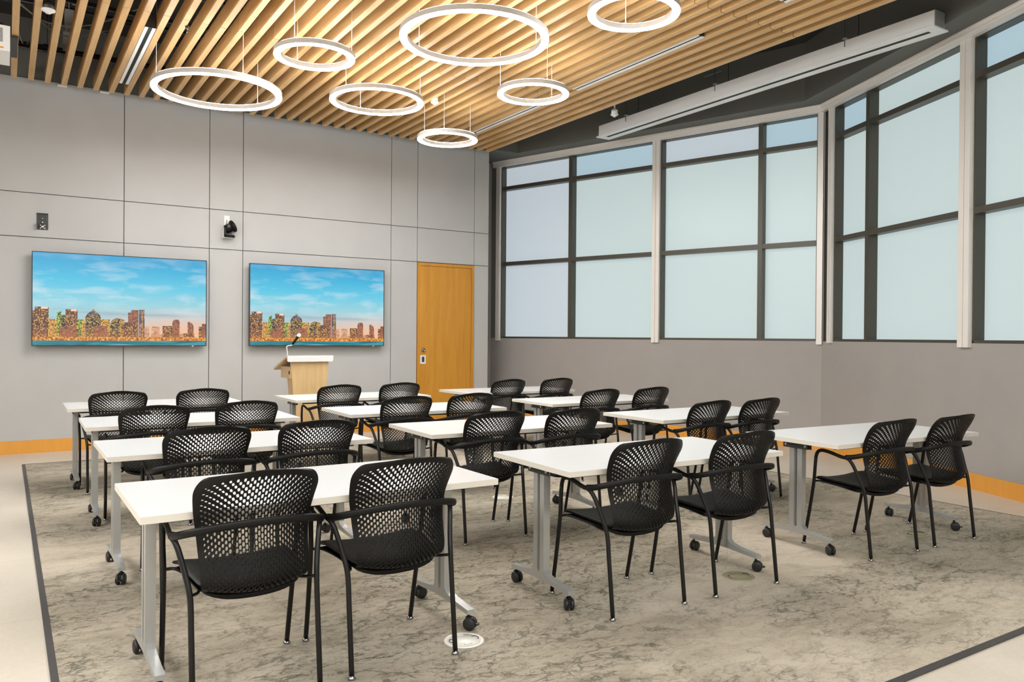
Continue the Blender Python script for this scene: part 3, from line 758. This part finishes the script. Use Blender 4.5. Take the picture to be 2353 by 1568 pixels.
add_lathe(bm, [(.016, 0), (.016, .006), (.007, .012), (0, .012)], (0, 0, -.004), 16); obj('gooseneck', bm, 'whiteplastic', mc)
mdir = Vector((.047, -.02, .075)).normalized(); p0 = Vector((.052, -.02, .150))
bm = BM(); add_tube(bm, [p0, p0+mdir*.05, p0+mdir*.105, p0+mdir*.115], [.0125, .0145, .0165, .019], 14); obj('microphone_body', bm, 'plastic', mc)
bm = BM(); rot = mdir.to_track_quat('Z', 'Y').to_matrix().to_4x4()
add_lathe(bm, [(.017, 0), (.0235, .006), (.0245, .016), (.0235, .028), (.017, .040), (.008, .046), (0, .047)], seg=18, mtx=Matrix.Translation(p0+mdir*.113) @ rot); obj('microphone_head', bm, 'pendant', mc).__setitem__('label', 'silver-white mesh head')

# ------------------------------------------------------------------ wall screens
def screen_sky():
    m = bpy.data.materials.new('screen_picture_sky'); m.use_nodes = True; t = NT.__new__(NT); t.t = m.node_tree; b = m.node_tree.nodes['Principled BSDF']; t.b = b
    tc = t.n('ShaderNodeTexCoord'); sep = t.n('ShaderNodeSeparateXYZ'); t.l(tc.outputs['UV'], sep.inputs[0]); u, v = sep.outputs[0], sep.outputs[1]
    sky = t.ramp(v, [(.06, (.90, .50, .28)), (.20, (.82, .52, .36)), (.32, (.62, .58, .55)), (.45, (.30, .62, .70)), (.65, (.11, .56, .76)), (.85, (.030, .42, .68)), (1.0, (.012, .32, .60))])
    left = t.ramp(v, [(.06, (.35, .50, .52)), (.35, (.36, .60, .66)), (.5, (.24, .62, .73)), (.7, (.07, .53, .75)), (1.0, (.012, .33, .62))])
    col = t.mix(t.ramp(u, [(.15, (0, 0, 0)), (.75, (1, 1, 1))]), left, sky)
    mp = t.n('ShaderNodeMapping'); mp.inputs['Scale'].default_value = (3.0, 6.5, 1); mp.inputs['Rotation'].default_value = (0, 0, .42); t.l(tc.outputs['UV'], mp.inputs[0])
    n = t.noise(mp.outputs[0], 1.0, 6, .55, .35)
    cl = t.ramp(n.outputs[0], [(.48, (0, 0, 0)), (.68, (1, 1, 1))])
    up = t.ramp(v, [(.25, (0, 0, 0)), (.5, (1, 1, 1)), (.85, (.8, .8, .8)), (1.0, (.25, .25, .25))])
    col = t.mix(t.math('MULTIPLY', t.math('MULTIPLY', cl, up), .62), col, (.72, .80, .86))
    mp2 = t.n('ShaderNodeMapping'); mp2.inputs['Scale'].default_value = (1.5, 16, 1); t.l(tc.outputs['UV'], mp2.inputs[0])
    n2 = t.noise(mp2.outputs[0], 1.0, 3, .5); band = t.ramp(v, [(.28, (0, 0, 0)), (.34, (1, 1, 1)), (.44, (0, 0, 0))])
    col = t.mix(t.math('MULTIPLY', t.math('MULTIPLY', t.ramp(n2.outputs[0], [(.45, (0, 0, 0)), (.62, (1, 1, 1))]), band), .55), col, (.20, .36, .46))
    # water at the bottom
    mp3 = t.n('ShaderNodeMapping'); mp3.inputs['Scale'].default_value = (3.5, 30, 1); t.l(tc.outputs['UV'], mp3.inputs[0])
    n3 = t.noise(mp3.outputs[0], 1.0, 3, .5, 1.0)
    wat = t.ramp(n3.outputs[0], [(.35, (.004, .13, .17)), (.52, (.02, .24, .30)), (.70, (.16, .42, .50))])
    col = t.mix(t.math('LESS_THAN', v, .052), col, wat)
    b.inputs['Base Color'].default_value = (.02, .02, .02, 1); b.inputs['Roughness'].default_value = .18
    b.inputs['Emission Strength'].default_value = 1.0; t.l(col, b.inputs['Emission Color'])
    return m
def screen_building(name, wallc, lit, amt, sx, sy, glowc=None):
    m = mat(name, (.02, .02, .02), .2); t = NT(m)
    tc = t.n('ShaderNodeTexCoord'); mp = t.n('ShaderNodeMapping'); mp.inputs['Scale'].default_value = (sx, sy, 1); t.l(tc.outputs['UV'], mp.inputs[0])
    vo = t.n('ShaderNodeTexBrick', offset=.0); vo.inputs['Scale'].default_value = 1; vo.inputs['Brick Width'].default_value = 1; vo.inputs['Row Height'].default_value = 1
    vo.inputs['Mortar Size'].default_value = .12; vo.inputs['Color1'].default_value = (0, 0, 0, 1); vo.inputs['Color2'].default_value = (1, 1, 1, 1); vo.inputs['Mortar'].default_value = (0, 0, 0, 1)
    t.l(mp.outputs[0], vo.inputs['Vector'])
    wn_ = t.n('ShaderNodeTexNoise'); wn_.inputs['Scale'].default_value = .6; wn_.inputs['Detail'].default_value = 2; t.l(mp.outputs[0], wn_.inputs['Vector'])
    msk = t.ramp(t.math('MULTIPLY', vo.outputs[0], 1.0), [(1-amt-.05, (0, 0, 0)), (1-amt+.05, (1, 1, 1))])
    n = t.noise(mp.outputs[0], .35, 3, .6)
    base = t.ramp(n.outputs[0], [(.3, tuple(c*.55 for c in wallc)), (.7, tuple(c*1.35 for c in wallc))])
    col = t.mix(msk, base, t.ramp(wn_.outputs[0], [(.4, lit), (.65, (lit[0]*.8, lit[1]*.5, lit[2]*.5))]))
    sep = t.n('ShaderNodeSeparateXYZ'); t.l(tc.outputs['UV'], sep.inputs[0])
    warm = t.ramp(sep.outputs[1], [(.06, (1, 1, 1)), (.22, (0, 0, 0))])
    col = t.mix(t.math('MULTIPLY', warm, .26), col, (.75, .26, .06))
    t.l(col, t.b.inputs['Emission Color']); t.b.inputs['Emission Strength'].default_value = 1.0
    return m
M['sky'] = screen_sky()
M['b_brown'] = screen_building('picture_brown_tower', (.13, .055, .045), (.95, .62, .14), .30, 150, 95)
M['b_dark'] = screen_building('picture_dark_tower', (.035, .035, .045), (.85, .60, .12), .42, 150, 105)
M['b_yellow'] = screen_building('picture_lit_block', (.30, .12, .04), (1.0, .75, .16), .55, 170, 105)
M['b_green'] = screen_building('picture_green_lit_block', (.05, .14, .04), (.75, .85, .10), .45, 150, 100)
M['b_red'] = screen_building('picture_russet_tower', (.22, .085, .055), (.60, .26, .12), .35, 140, 100)
M['b_grey'] = screen_building('picture_slate_tower', (.10, .10, .14), (.55, .30, .20), .3, 120, 20)
M['b_pale'] = screen_building('picture_peach_block', (.62, .32, .19), (.85, .58, .38), .35, 90, 60)
def lights_mat():
    m = mat('picture_quay_lights', (.02, .02, .02), .2); t = NT(m)
    tc = t.n('ShaderNodeTexCoord'); mp = t.n('ShaderNodeMapping'); mp.inputs['Scale'].default_value = (75, 40, 1); t.l(tc.outputs['UV'], mp.inputs[0])
    n = t.noise(mp.outputs[0], 1.0, 4, .7)
    t.l(t.ramp(n.outputs[0], [(.35, (.10, .035, .02)), (.5, (.65, .20, .03)), (.62, (1.0, .55, .08)), (.72, (1, .85, .45))]), t.b.inputs['Emission Color'])
    t.b.inputs['Emission Strength'].default_value = 1.0; return m
M['b_quay'] = lights_mat()
M['b_glow'] = mat('picture_bright_roof', (.02, .02, .02), .2, emit=(1, .62, .45), estr=1.0)
MATS = ['sky', 'b_brown', 'b_dark', 'b_yellow', 'b_green', 'b_red', 'b_grey', 'b_pale', 'b_quay', 'b_glow']
# skyline in picture units: x0, x1, height, material, roof
SKY = [(.84, .93, .14, 7, 0), (.66, .85, .125, 7, 0), (.62, .65, .215, 7, 0), (.665, .712, .215, 7, 0), (.73, .80, .225, 1, 0), (.0, .028, .375, 1, 0), (.012, .085, .415, 1, 'cap'), (.083, .13, .285, 3, 0),
       (.128, .152, .37, 4, 'slope'), (.150, .175, .33, 2, 0), (.175, .240, .395, 1, 'cap'), (.24, .275, .285, 4, 0), (.26, .282, .27, 3, 0), (.283, .370, .375, 2, 'arch'),
       (.368, .42, .29, 3, 0), (.420, .482, .305, 2, 'curve'), (.48, .505, .295, 3, 0), (.50, .53, .26, 1, 0), (.525, .585, .40, 5, 'step'), (.588, .622, .405, 6, 0), (.605, .612, .39, 3, 0),
       (.486, .578, .235, 1, 0), (.14, .232, .205, 5, 0), (.325, .405, .215, 5, 0), (.79, .835, .30, 5, 'round'), (.885, .922, .275, 5, 'curve2'), (.86, .925, .14, 1, 0), (.955, .978, .22, 1, 0), (.975, 1.0, .255, 5, 0), (.0, 1.0, .094, 8, 0)]
def make_screen(label, x, z, extra):
    W_, H_ = 1.912, 1.094
    t = thing('wall_screen', label, 'screen', (x, 10.58, z), 0, 'large wall screens showing the same waterfront skyline')
    bm = BM(); add_box(bm, -W_/2, W_/2, .002, .045, -H_/2, H_/2); bevel(bm, .003, 1); obj('housing', bm, 'tvframe', t)
    bm = BM(); add_box(bm, -.35, .35, .045, .12, -.22, .22); obj('wall_mount', bm, 'darkmetal', t)
    bz = .008; w2, h2 = W_/2-bz, H_/2-bz
    bm = BM()
    for q in ((-W_/2, W_/2, -H_/2, -h2), (-W_/2, W_/2, h2, H_/2)): add_box(bm, q[0], q[1], -.003, .002, q[2], q[3])
    for q in ((-W_/2, -w2), (w2, W_/2)): add_box(bm, q[0], q[1], -.003, .002, -h2, h2)
    obj('bezel', bm, 'tvframe', t)
    bm = BM(); uv = bm.loops.layers.uv.new('UVMap')
    def poly(pts, mi, layer):
        vs = [bm.verts.new((-w2+u*2*w2, .0018-layer*.00006, -h2+v*2*h2)) for u, v in pts]
        f = bm.faces.new(vs); f.material_index = mi; f.normal_update()
        for l, (u, v) in zip(f.loops, pts): l[uv].uv = (u, v)
    poly([(0, 0), (1, 0), (1, 1), (0, 1)], 0, 0)
    for k, (x0, x1, h, mi, roof) in enumerate(SKY):
        b0 = .058 if mi != 8 else .052
        pts = [(x0, b0), (x1, b0)]; wd = x1-x0
        if roof == 'arch': pts += [(x1, h-.07), (x1-.008, h-.035)] + [((x0+x1)/2, h+.025)] + [(x0+.008, h-.035), (x0, h-.07)]
        elif roof == 'round': pts += [(x1, h-.02), (x1-.008, h), (x0+.014, h), (x0+.004, h-.015), (x0, h-.04)]
        elif roof == 'curve': pts += [(x1, h), (x0+wd*.6, h), (x0+wd*.25, h-.02), (x0, h-.06)]
        elif roof == 'curve2': pts += [(x1, h-.05), (x0+wd*.8, h-.02), (x0+wd*.35, h), (x0, h)]
        elif roof == 'slope': pts += [(x1, h), (x0, h-.015)]
        elif roof == 'step': pts += [(x1, h), (x0+wd*.3, h), (x0+wd*.3, h-.03), (x0, h-.03)]
        else: pts += [(x1, h), (x0, h)]
        poly(pts, mi, 1+k)
        if roof == 'cap': poly([(x0+wd*.45, h-.022), (x1-.004, h-.022), (x1-.004, h), (x0+wd*.45, h)], 9, 2+k)
    if True:                                    # dark slate dome lozenges of the arched tower
        poly([(.296, .335), (.3265, .315), (.357, .335), (.3265, .385)], 6, 40)
    obj('display', bm, MATS, t, recalc=False)
    bm = BM(); add_box(bm, .78-.0, .80, -.006, .004, -H_/2-.006, -H_/2+.004); obj('indicator', bm, 'whiteplastic', t)
    return t
make_screen('large wall screen at far left showing a city skyline at dusk', 1.217, 1.794, 0)
make_screen('wall screen behind the lectern showing a city skyline at dusk', 3.667, 1.794, 0)

# ------------------------------------------------------------------ camera mount and camera on the wall
cm = thing('empty_camera_bracket', 'small dark metal bracket on the wall above the left screen', 'bracket', (.368, YF, 2.70))
bm = BM(); add_box(bm, -.058, .058, -.006, 0, -.095, .095); add_box(bm, -.058, -.052, -.05, -.006, -.095, -.02); add_box(bm, -.058, .058, -.03, -.006, .088, .095); bevel(bm, .001, 1)
obj('back_plate', bm, 'darkmetal', cm)
bm = BM(); RXm = Matrix.Rotation(PI/2, 4, 'X')
for px, pz, r in ((0, .035, .011), (0, -.01, .013), (-.022, -.045, .012), (.022, -.045, .012), (-.022, -.078, .012), (.022, -.078, .012), (0, -.06, .02)):
    add_lathe(bm, [(r, 0), (r, .018), (r*.6, .028), (0, .03)], seg=12, mtx=Matrix.Translation((px, -.006, pz)) @ RXm)
obj('mounting_bolt', bm, 'screw', cm)
ptz = thing('video_camera', 'black swivel video camera on a white wall plate between the screens', 'camera', (2.45, YF, 2.76))
bm = BM(); add_box(bm, -.040, .028, -.006, 0, .03, .195); bevel(bm, .0015, 1); obj('wall_plate', bm, 'whiteplastic', ptz)
bm = BM(); add_box(bm, -.065, -.061, -.09, -.001, -.10, .03); add_box(bm, -.065, .05, -.11, -.001, -.104, -.099); obj('shelf_bracket', bm, 'whiteplastic', ptz)
bm = BM(); add_lathe(bm, [(0, 0), (.064, 0), (.070, .006), (.072, .022), (.066, .030), (0, .032)], (.008, -.085, -.099), 28); obj('camera_base', bm, 'plastic', ptz)
bm = BM(); Mt = Matrix.Translation((.012, -.085, .028)) @ Matrix.Rotation(math.radians(-28), 4, 'Y') @ Matrix.Rotation(PI/2, 4, 'Y')
add_lathe(bm, [(0, -.062), (.045, -.062), (.055, -.05), (.056, .022), (.078, .03), (.082, .045), (.080, .062), (.06, .07), (0, .07)], seg=28, mtx=Mt)
add_box(bm, -.058, -.040, -.125, -.045, -.07, .03); obj('camera_head', bm, 'plastic', ptz)
bm = BM(); add_lathe(bm, [(0, 0), (.026, 0), (.026, .018), (.020, .02), (0, .012)], seg=20, mtx=Matrix.Translation((-.012, -.138, .04)) @ RXm); obj('lens', bm, 'tvframe', ptz)
bm = BM(); add_tube(bm, catmull([(-.008, -.008, .14), (-.010, -.02, .11), (-.012, -.03, .07), (-.005, -.06, .05)], 4), .003, 6); obj('cable', bm, 'plastic', ptz)

# ------------------------------------------------------------------ ceiling slats
SZ, SHH, SW = 4.25, .152, .056
runs = [(7.621, 10.425, 'far'), (4.807, 7.614, 'middle'), (1.993, 4.800, 'near')]
N = 39
ORD = ['first', 'second', 'third', 'fourth', 'fifth', 'sixth', 'seventh', 'eighth', 'ninth', 'tenth', 'eleventh', 'twelfth', 'thirteenth', 'fourteenth', 'fifteenth', 'sixteenth', 'seventeenth', 'eighteenth', 'nineteenth', 'twentieth']
bm = BM(); add_box(bm, -SW/2, SW/2, -1.4025, 1.4025, 0, SHH); bevel(bm, .0015, 1)
slat0 = obj('ceiling_slat', bm, 'slat'); used = False
for (y0, y1, rn) in runs:
    for k in range(N):
        x = .078 + .1626*k
        kk = N-1-k
        where = '%s from the window side' % ORD[kk] if kk < 20 else '%s from the left end' % ORD[k]
        o = slat0 if not used else slat0.copy()
        if used: C.objects.link(o)
        used = True
        o.location = (x, (y0+y1)/2, SZ)
        o['kind'] = 'thing'
        tag(o, 'long light oak ceiling slat in the %s run, %s' % (rn, where), 'ceiling slat', 'light oak slats of the %s run' % rn)
# carriers the slats hang from
ct = bpy.data.objects.new('trim_2', None); C.objects.link(ct); struct(ct, 'dark carrier rails and hangers above the slats')
for y in (9.75, 8.2, 6.95, 5.4, 4.1, 2.6):
    bm = BM(); add_box(bm, .04, 6.30, y-.012, y+.012, SZ+SHH, SZ+SHH+.035)
    for x in (.4, 1.9, 3.4, 4.9, 6.2): add_tube(bm, [(x, y, SZ+SHH+.03), (x, y, DECK+.01)], .004, 6)
    obj('carrier_rail', bm, 'pipe', ct)

# ------------------------------------------------------------------ exposed services above the slats
def pipe(y, z, r, x0, x1, lab):
    bm = BM(); add_tube(bm, [(x0, y, z), (x1, y, z)], r, 14)
    for x in [x0+.3+i*1.6 for i in range(int((x1-x0)/1.6))]:
        add_tube(bm, [(x-.04, y, z), (x+.04, y, z)], r*1.35, 14)
        add_tube(bm, [(x, y, z+r), (x, y, DECK+.01)], .004, 6)
    return tag(obj('service_pipe', bm, 'pipe'), lab, 'pipe', 'black pipes above the slats')
pipe(10.48, 4.66, .035, -3.1, 6.2, 'black pipe crossing above the far ends of the slats')
pipe(9.35, 4.74, .030, -3.1, 6.2, 'black pipe above the slats, next behind the farthest pipe')
pipe(8.45, 4.80, .028, -3.1, 6.2, 'black pipe above the slats, over the smoke detector on the left')
pipe(7.2, 4.85, .030, -3.1, 6.2, 'black pipe above the slats near their middle joint')
for y0, y1 in ((6.0, 8.4),):
    bm = BM()
    n_ = 18
    for i in range(n_):
        y = y0+(y1-y0)*i/n_; d_ = (y1-y0)/n_
        add_box(bm, -3.0, .55, y, y+d_*.5, DECK-.07, DECK-.03)
    add_box(bm, -3.0, .55, y0, y1, DECK-.035, DECK+.005)
    tag(obj('corrugated_deck_sheet', bm, 'steel'), 'ribbed grey-green metal decking above the first slats at top left', 'decking')
dbm = BM(); add_box(dbm, 1.36, 1.72, 7.9, 9.3, 4.87, DECK+.01); bevel(dbm, .01, 1)
tag(obj('air_duct', dbm, 'deck'), 'dark rectangular air duct above the left slats', 'duct')
for (x, y, z, sx, sy, sz, lab) in ((.545, 9.25, 4.62, .04, .05, .16, 'pale junction box hanging between the fourth and fifth slats'), (.56, 9.95, 4.60, .03, .05, .2, 'pale conduit bracket above the fourth slat near its far end'),
                       (.60, 8.65, 4.66, .06, .06, .18, 'pale box above the fourth slat near its middle joint')):
    bm = BM(); add_box(bm, x-sx, x+sx, y-sy, y+sy, z-sz/2, z+sz/2); add_tube(bm, [(x, y, z+sz/2), (x, y, DECK+.01)], .005, 6); bevel(bm, .003, 1)
    tag(obj('junction_box', bm, 'wire'), lab, 'electrical box', 'pale boxes above the slats')
for pts, lab in (([(-.5, 8.5, 4.75), (.0, 8.9, 4.62), (.35, 9.3, 4.56), (.75, 9.3, 4.62), (1.2, 9.0, 4.8)], 'pale loose wire drooping across the first slats at top left'),
                 ([(-.4, 8.6, 4.72), (.1, 9.0, 4.60), (.5, 9.5, 4.52), (.95, 9.6, 4.70)], 'thin pale wire running beside the drooping one at top left'),
                 ([(.10, 9.7, 4.95), (.11, 9.75, 4.6), (.17, 10.0, 4.5), (.22, 10.2, 4.62)], 'short curled grey cable beside the projector plate'),
                 ([(1.25, 7.6, 5.0), (1.33, 7.55, 4.62), (1.40, 7.45, 4.66), (1.44, 7.4, 5.0)], 'white cable loop above the slat joints at top left')):
    bm = BM(); add_tube(bm, catmull(pts, 8), .0065, 6); tag(obj('loose_cable', bm, 'wire'), lab, 'cable', 'loose cables above the slats')
# dark services seen between slats and soffit on the right
bm = BM(); add_tube(bm, [(7.2, 10.3, 4.88), (7.2, 6.0, 4.88)], .055, 16)
for y in (9.6, 8.0, 6.9): add_tube(bm, [(7.2, y, 4.9), (7.2, y, DECK+.01)], .005, 6)
tag(obj('service_pipe', bm, 'pipe'), 'dark pipe running above the long white pendant fixture', 'pipe', 'black pipes above the slats')
bm = BM(); add_extrude(bm, [(0, 0, 0), (.03, 0, 0), (.03, 0, .004), (0, 0, .004)], Vector((7.32, 6.70, 4.66)), Vector((7.32, 6.98, 4.66))); add_tube(bm, [(7.335, 6.98, 4.66), (7.335, 7.02, DECK+.01)], .008, 8)
tag(obj('hanger_strap', bm, 'steel'), 'grey metal strap hanging above the middle of the white pendant fixture', 'bracket')

# ------------------------------------------------------------------ slot diffusers, detectors, sprinkler, projector
def diffuser(x, y0, y1, lab):
    t = thing('slot_diffuser', lab, 'air diffuser', (x, (y0+y1)/2, SZ), 0, 'white slot diffusers set between the slats')
    L = (y1-y0)/2
    for s in (-1, 1):
        bm = BM(); add_box(bm, s*.033-.015, s*.033+.015, -L, L, .002, .010); obj('diffuser_rail', bm, 'pendant', t)
    bm = BM(); add_box(bm, -.020, .020, -L, L, .012, .020); 
    obj('slot', bm, 'dark', t)
    bm = BM(); add_box(bm, -.047, .047, -L-.0, L, .020, .150); obj('plenum_box', bm, 'darkmetal', t)
    return t
gx = lambda k: .078 + .1626*(k+.5)
diffuser(gx(6), 8.02, 9.97, 'bright white slot diffuser between the slats at top left')
diffuser(gx(33), 5.30, 7.25, 'white slot diffuser with dark centre between the slats, long one at centre right')
diffuser(gx(33), 8.01, 9.56, 'white slot diffuser between the slats partly behind the smallest far ring')
diffuser(gx(33), 2.40, 4.37, 'white slot diffuser whose end just shows at the top edge')
def detector(x, y, z, lab, r=.055):
    t = thing('smoke_detector', lab, 'smoke detector', (x, y, z), 0, 'round white ceiling detectors')
    bm = BM(); add_lathe(bm, [(r*.8, 0), (r*.82, .055), (r*.6, .06), (0, .06)], (0, 0, .022), 28); add_tube(bm, [(0, 0, .07), (0, 0, DECK-z+.01)], .010, 8); obj('detector_base', bm, 'darkmetal' if x < 1 else 'pendant', t)
    bm = BM(); add_lathe(bm, [(0, -.012), (r*.38, -.012), (r*.42, -.006), (r*.98, .010), (r, .022), (r*.9, .026), (0, .026)], (0, 0, 0), 28); obj('detector_head', bm, 'whiteplastic', t)
    return t
detector(.312, 7.98, 4.20, 'round white detector with dark collar between slats at the top left')
detector(4.307+.04, 8.486, 4.20, 'round white detector among the slats above the smallest far ring', .05)
detector(6.543, 7.752, 4.20+.03, 'small white detector beside the end of the long white pendant', .05)
sp = thing('sprinkler', 'black and chrome sprinkler head hanging between slats at upper left', 'sprinkler', (1.411, 7.764, 4.225))
bm = BM(); add_tube(bm, [(0, 0, .05), (0, 0, DECK-4.225+.01)], .014, 12); add_lathe(bm, [(.018, 0), (.018, .03), (.014, .03), (.014, .05), (0, .05)], (0, 0, .01), 16); obj('drop_pipe', bm, 'pipe', sp)
bm = BM(); add_lathe(bm, [(.002, -.035), (.012, -.034), (.003, -.030), (.003, -.008), (.010, -.004), (.012, .012), (0, .012)], (0, 0, 0), 14); obj('sprinkler_head', bm, 'chrome', sp)
pj = thing('projector', 'white projector cut off by the left edge of the photo below the slats', 'projector', (-.17, 7.6, 3.625))
bm = BM(); add_box(bm, -.24, .20, -.20, .20, .0, .20); bevel(bm, .03, 4); obj('projector_body', bm, 'whiteplastic', pj)
bm = BM()
for i in range(16): add_box(bm, .06, .165, -.204, -.196, .045+.0, .045); 
bm.free(); bm = BM()
for i in range(11): add_box(bm, .04, .150, -.2025, -.199, .070+i*.0100, .0745+i*.0100)
obj('vent_grille', bm, 'dark', pj)
bm = BM(); add_box(bm, .10, .155, -.2025, -.199, .018, .030); obj('label_sticker', bm, 'orange', pj)
bm = BM(); add_tube(bm, [(0, 0, .195), (0, 0, DECK-3.625+.01)], .022, 14); add_tube(bm, [(.15, -.12, .195), (.15, -.10, .24), (.02, 0, .28)], .010, 8); add_lathe(bm, [(0, 0), (.05, 0), (.05, .02), (0, .02)], (0, 0, .24), 16); obj('mount_pole', bm, 'pipe', pj)
bm = BM(); add_box(bm, -.16, .100, 8.93, 9.57, SZ-.028, SZ-.002); bevel(bm, .002, 1)
tag(obj('mounting_plate', bm, 'darkmetal'), 'dark metal plate under the first slat behind the projector', 'plate')

for x, lab in ((.565, 'small metal clip on the panelling top near the fourth slat end'), (1.01, 'small metal clip on the panelling top near the seventh slat end')):
    bm = BM(); add_box(bm, x-.050, x+.050, YF-.04, YF, 4.317, 4.321); add_box(bm, x-.050, x+.050, YF-.003, YF, 4.305, 4.321); bevel(bm, .001, 1)
    tag(obj('wall_clip', bm, 'alu'), lab, 'clip', 'small clips at the top of the wall panelling')
# ------------------------------------------------------------------ ring lights
def ring_light(x, y, z, r, lab, angs):
    t = thing('ring_light', lab, 'pendant lamp', (x, y, z), 0, 'glowing white ring lamps')
    seg = 96; wd, ht = .062, .052; ro, ri = r, r-wd
    def ring(prof, mi_name, part):
        bm = BM(); rs = []
        for j in range(seg):
            c, s = math.cos(2*PI*j/seg), math.sin(2*PI*j/seg)
            rs.append([bm.verts.new((q*c, q*s, zz)) for q, zz in prof])
        n = len(prof)
        for j in range(seg):
            for i in range(n):
                f = bm.faces.new((rs[j][i], rs[(j+1) % seg][i], rs[(j+1) % seg][(i+1) % n], rs[j][(i+1) % n])); f.smooth = n > 6
        return obj(part, bm, mi_name, t)
    ring([(ri, .006), (ro, .006), (ro, ht-.004), (ri, ht-.004)], 'ringside', 'ring_body')
    ring([(ri+.002, 0), (ro-.002, 0), (ro-.002, .006), (ri+.002, .006)], 'ringdown', 'lower_diffuser')
    ring([(ri+.006, ht-.004), (ro-.006, ht-.004), (ro-.006, ht), (ri+.006, ht)], 'ringup', 'upper_diffuser')
    for a in angs:
        a = math.radians(a); px, py = (r-wd/2)*math.cos(a), (r-wd/2)*math.sin(a)
        bm = BM(); add_tube(bm, [(px, py, ht-.002), (px, py, DECK-z+.005)], .0028, 6); add_tube(bm, [(px, py, ht), (px, py, ht+.03)], .006, 8)
        obj('suspension_cable', bm, 'cable', t)
    return t
ring_light(1.763, 8.118, 3.78, .610, 'wide glowing ring at far left, hanging lowest', (155, 35, -80))
ring_light(2.343, 6.943, 3.90, .358, 'small glowing ring between the wide left ring and the largest one', (-20, 220, 100))
ring_light(3.264, 5.660, 3.85, .617, 'largest-looking glowing ring at top centre', (-5, 115, 235))
ring_light(4.132, 4.675, 3.93, .360, 'glowing ring cut off by the top edge of the photo', (60, 180, 300))
ring_light(3.351, 7.895, 3.90, .499, 'medium glowing ring below and left of the largest one', (-15, 90, 205))
ring_light(4.494, 6.597, 3.85, .364, 'small glowing ring at right, beside the slot diffuser', (-100, 20, 150))
ring_light(4.522, 8.481, 3.78, .366, 'smallest-looking glowing ring, nearest the front wall', (5, 120, 235))

# ------------------------------------------------------------------ long linear pendant
lp = thing('linear_pendant', 'long white linear pendant fixture hanging parallel to the windows', 'light fixture', (7.21, 6.37, SZ))
hL = 2.43
bm = BM(); prof = [(-.092, 0, .016), (.092, 0, .016), (.092, 0, .165), (-.092, 0, .165)]
add_extrude(bm, [(-.092, 0, .014), (-.088, 0, .07), (-.086, 0, .165), (.086, 0, .165), (.088, 0, .07), (.092, 0, .014)], Vector((0, -hL+.02, 0)), Vector((0, hL-.02, 0))); obj('housing', bm, 'pendant', lp)
bm = BM()
add_box(bm, -.118, -.042, -hL, hL, 0, .014); add_box(bm, .030, .118, -hL, hL, 0, .014); add_box(bm, -.042, .030, -hL, -hL+.10, 0, .014); add_box(bm, -.042, .030, hL-.10, hL, 0, .014); bevel(bm, .002, 1)
obj('trim_flange', bm, 'pendant', lp)
bm = BM(); add_box(bm, -.042, .030, -hL+.10, hL-.10, .008, .0138); obj('slot', bm, 'dark', lp)
for s in (-1, 1):
    bm = BM(); add_box(bm, -.080, .080, s*(hL-.018)-.003, s*(hL-.018)+.003, .012, .170)
    for px, pz in ((-.07, .15), (.07, .15), (-.07, .04), (.07, .04)): add_box(bm, px-.006, px+.006, s*(hL-.012)-.004, s*(hL-.012)+.004, pz-.006, pz+.006)
    obj('end_cap', bm, 'silver', lp).__setitem__('label', 'grey metal end cap')
for yy in (-1.52, 1.80, .2):
    bm = BM(); add_box(bm, -.13, .13, yy-.018, yy+.018, .166, .180); obj('hanger_clip', bm, 'silver', lp)
    for px in (-.118, .112):
        bm = BM(); add_tube(bm, [(px, yy, .09), (px, yy, DECK-SZ+.01)], .004, 6); obj('hanger_rod', bm, 'pipe', lp)

bpy.context.view_layer.update()
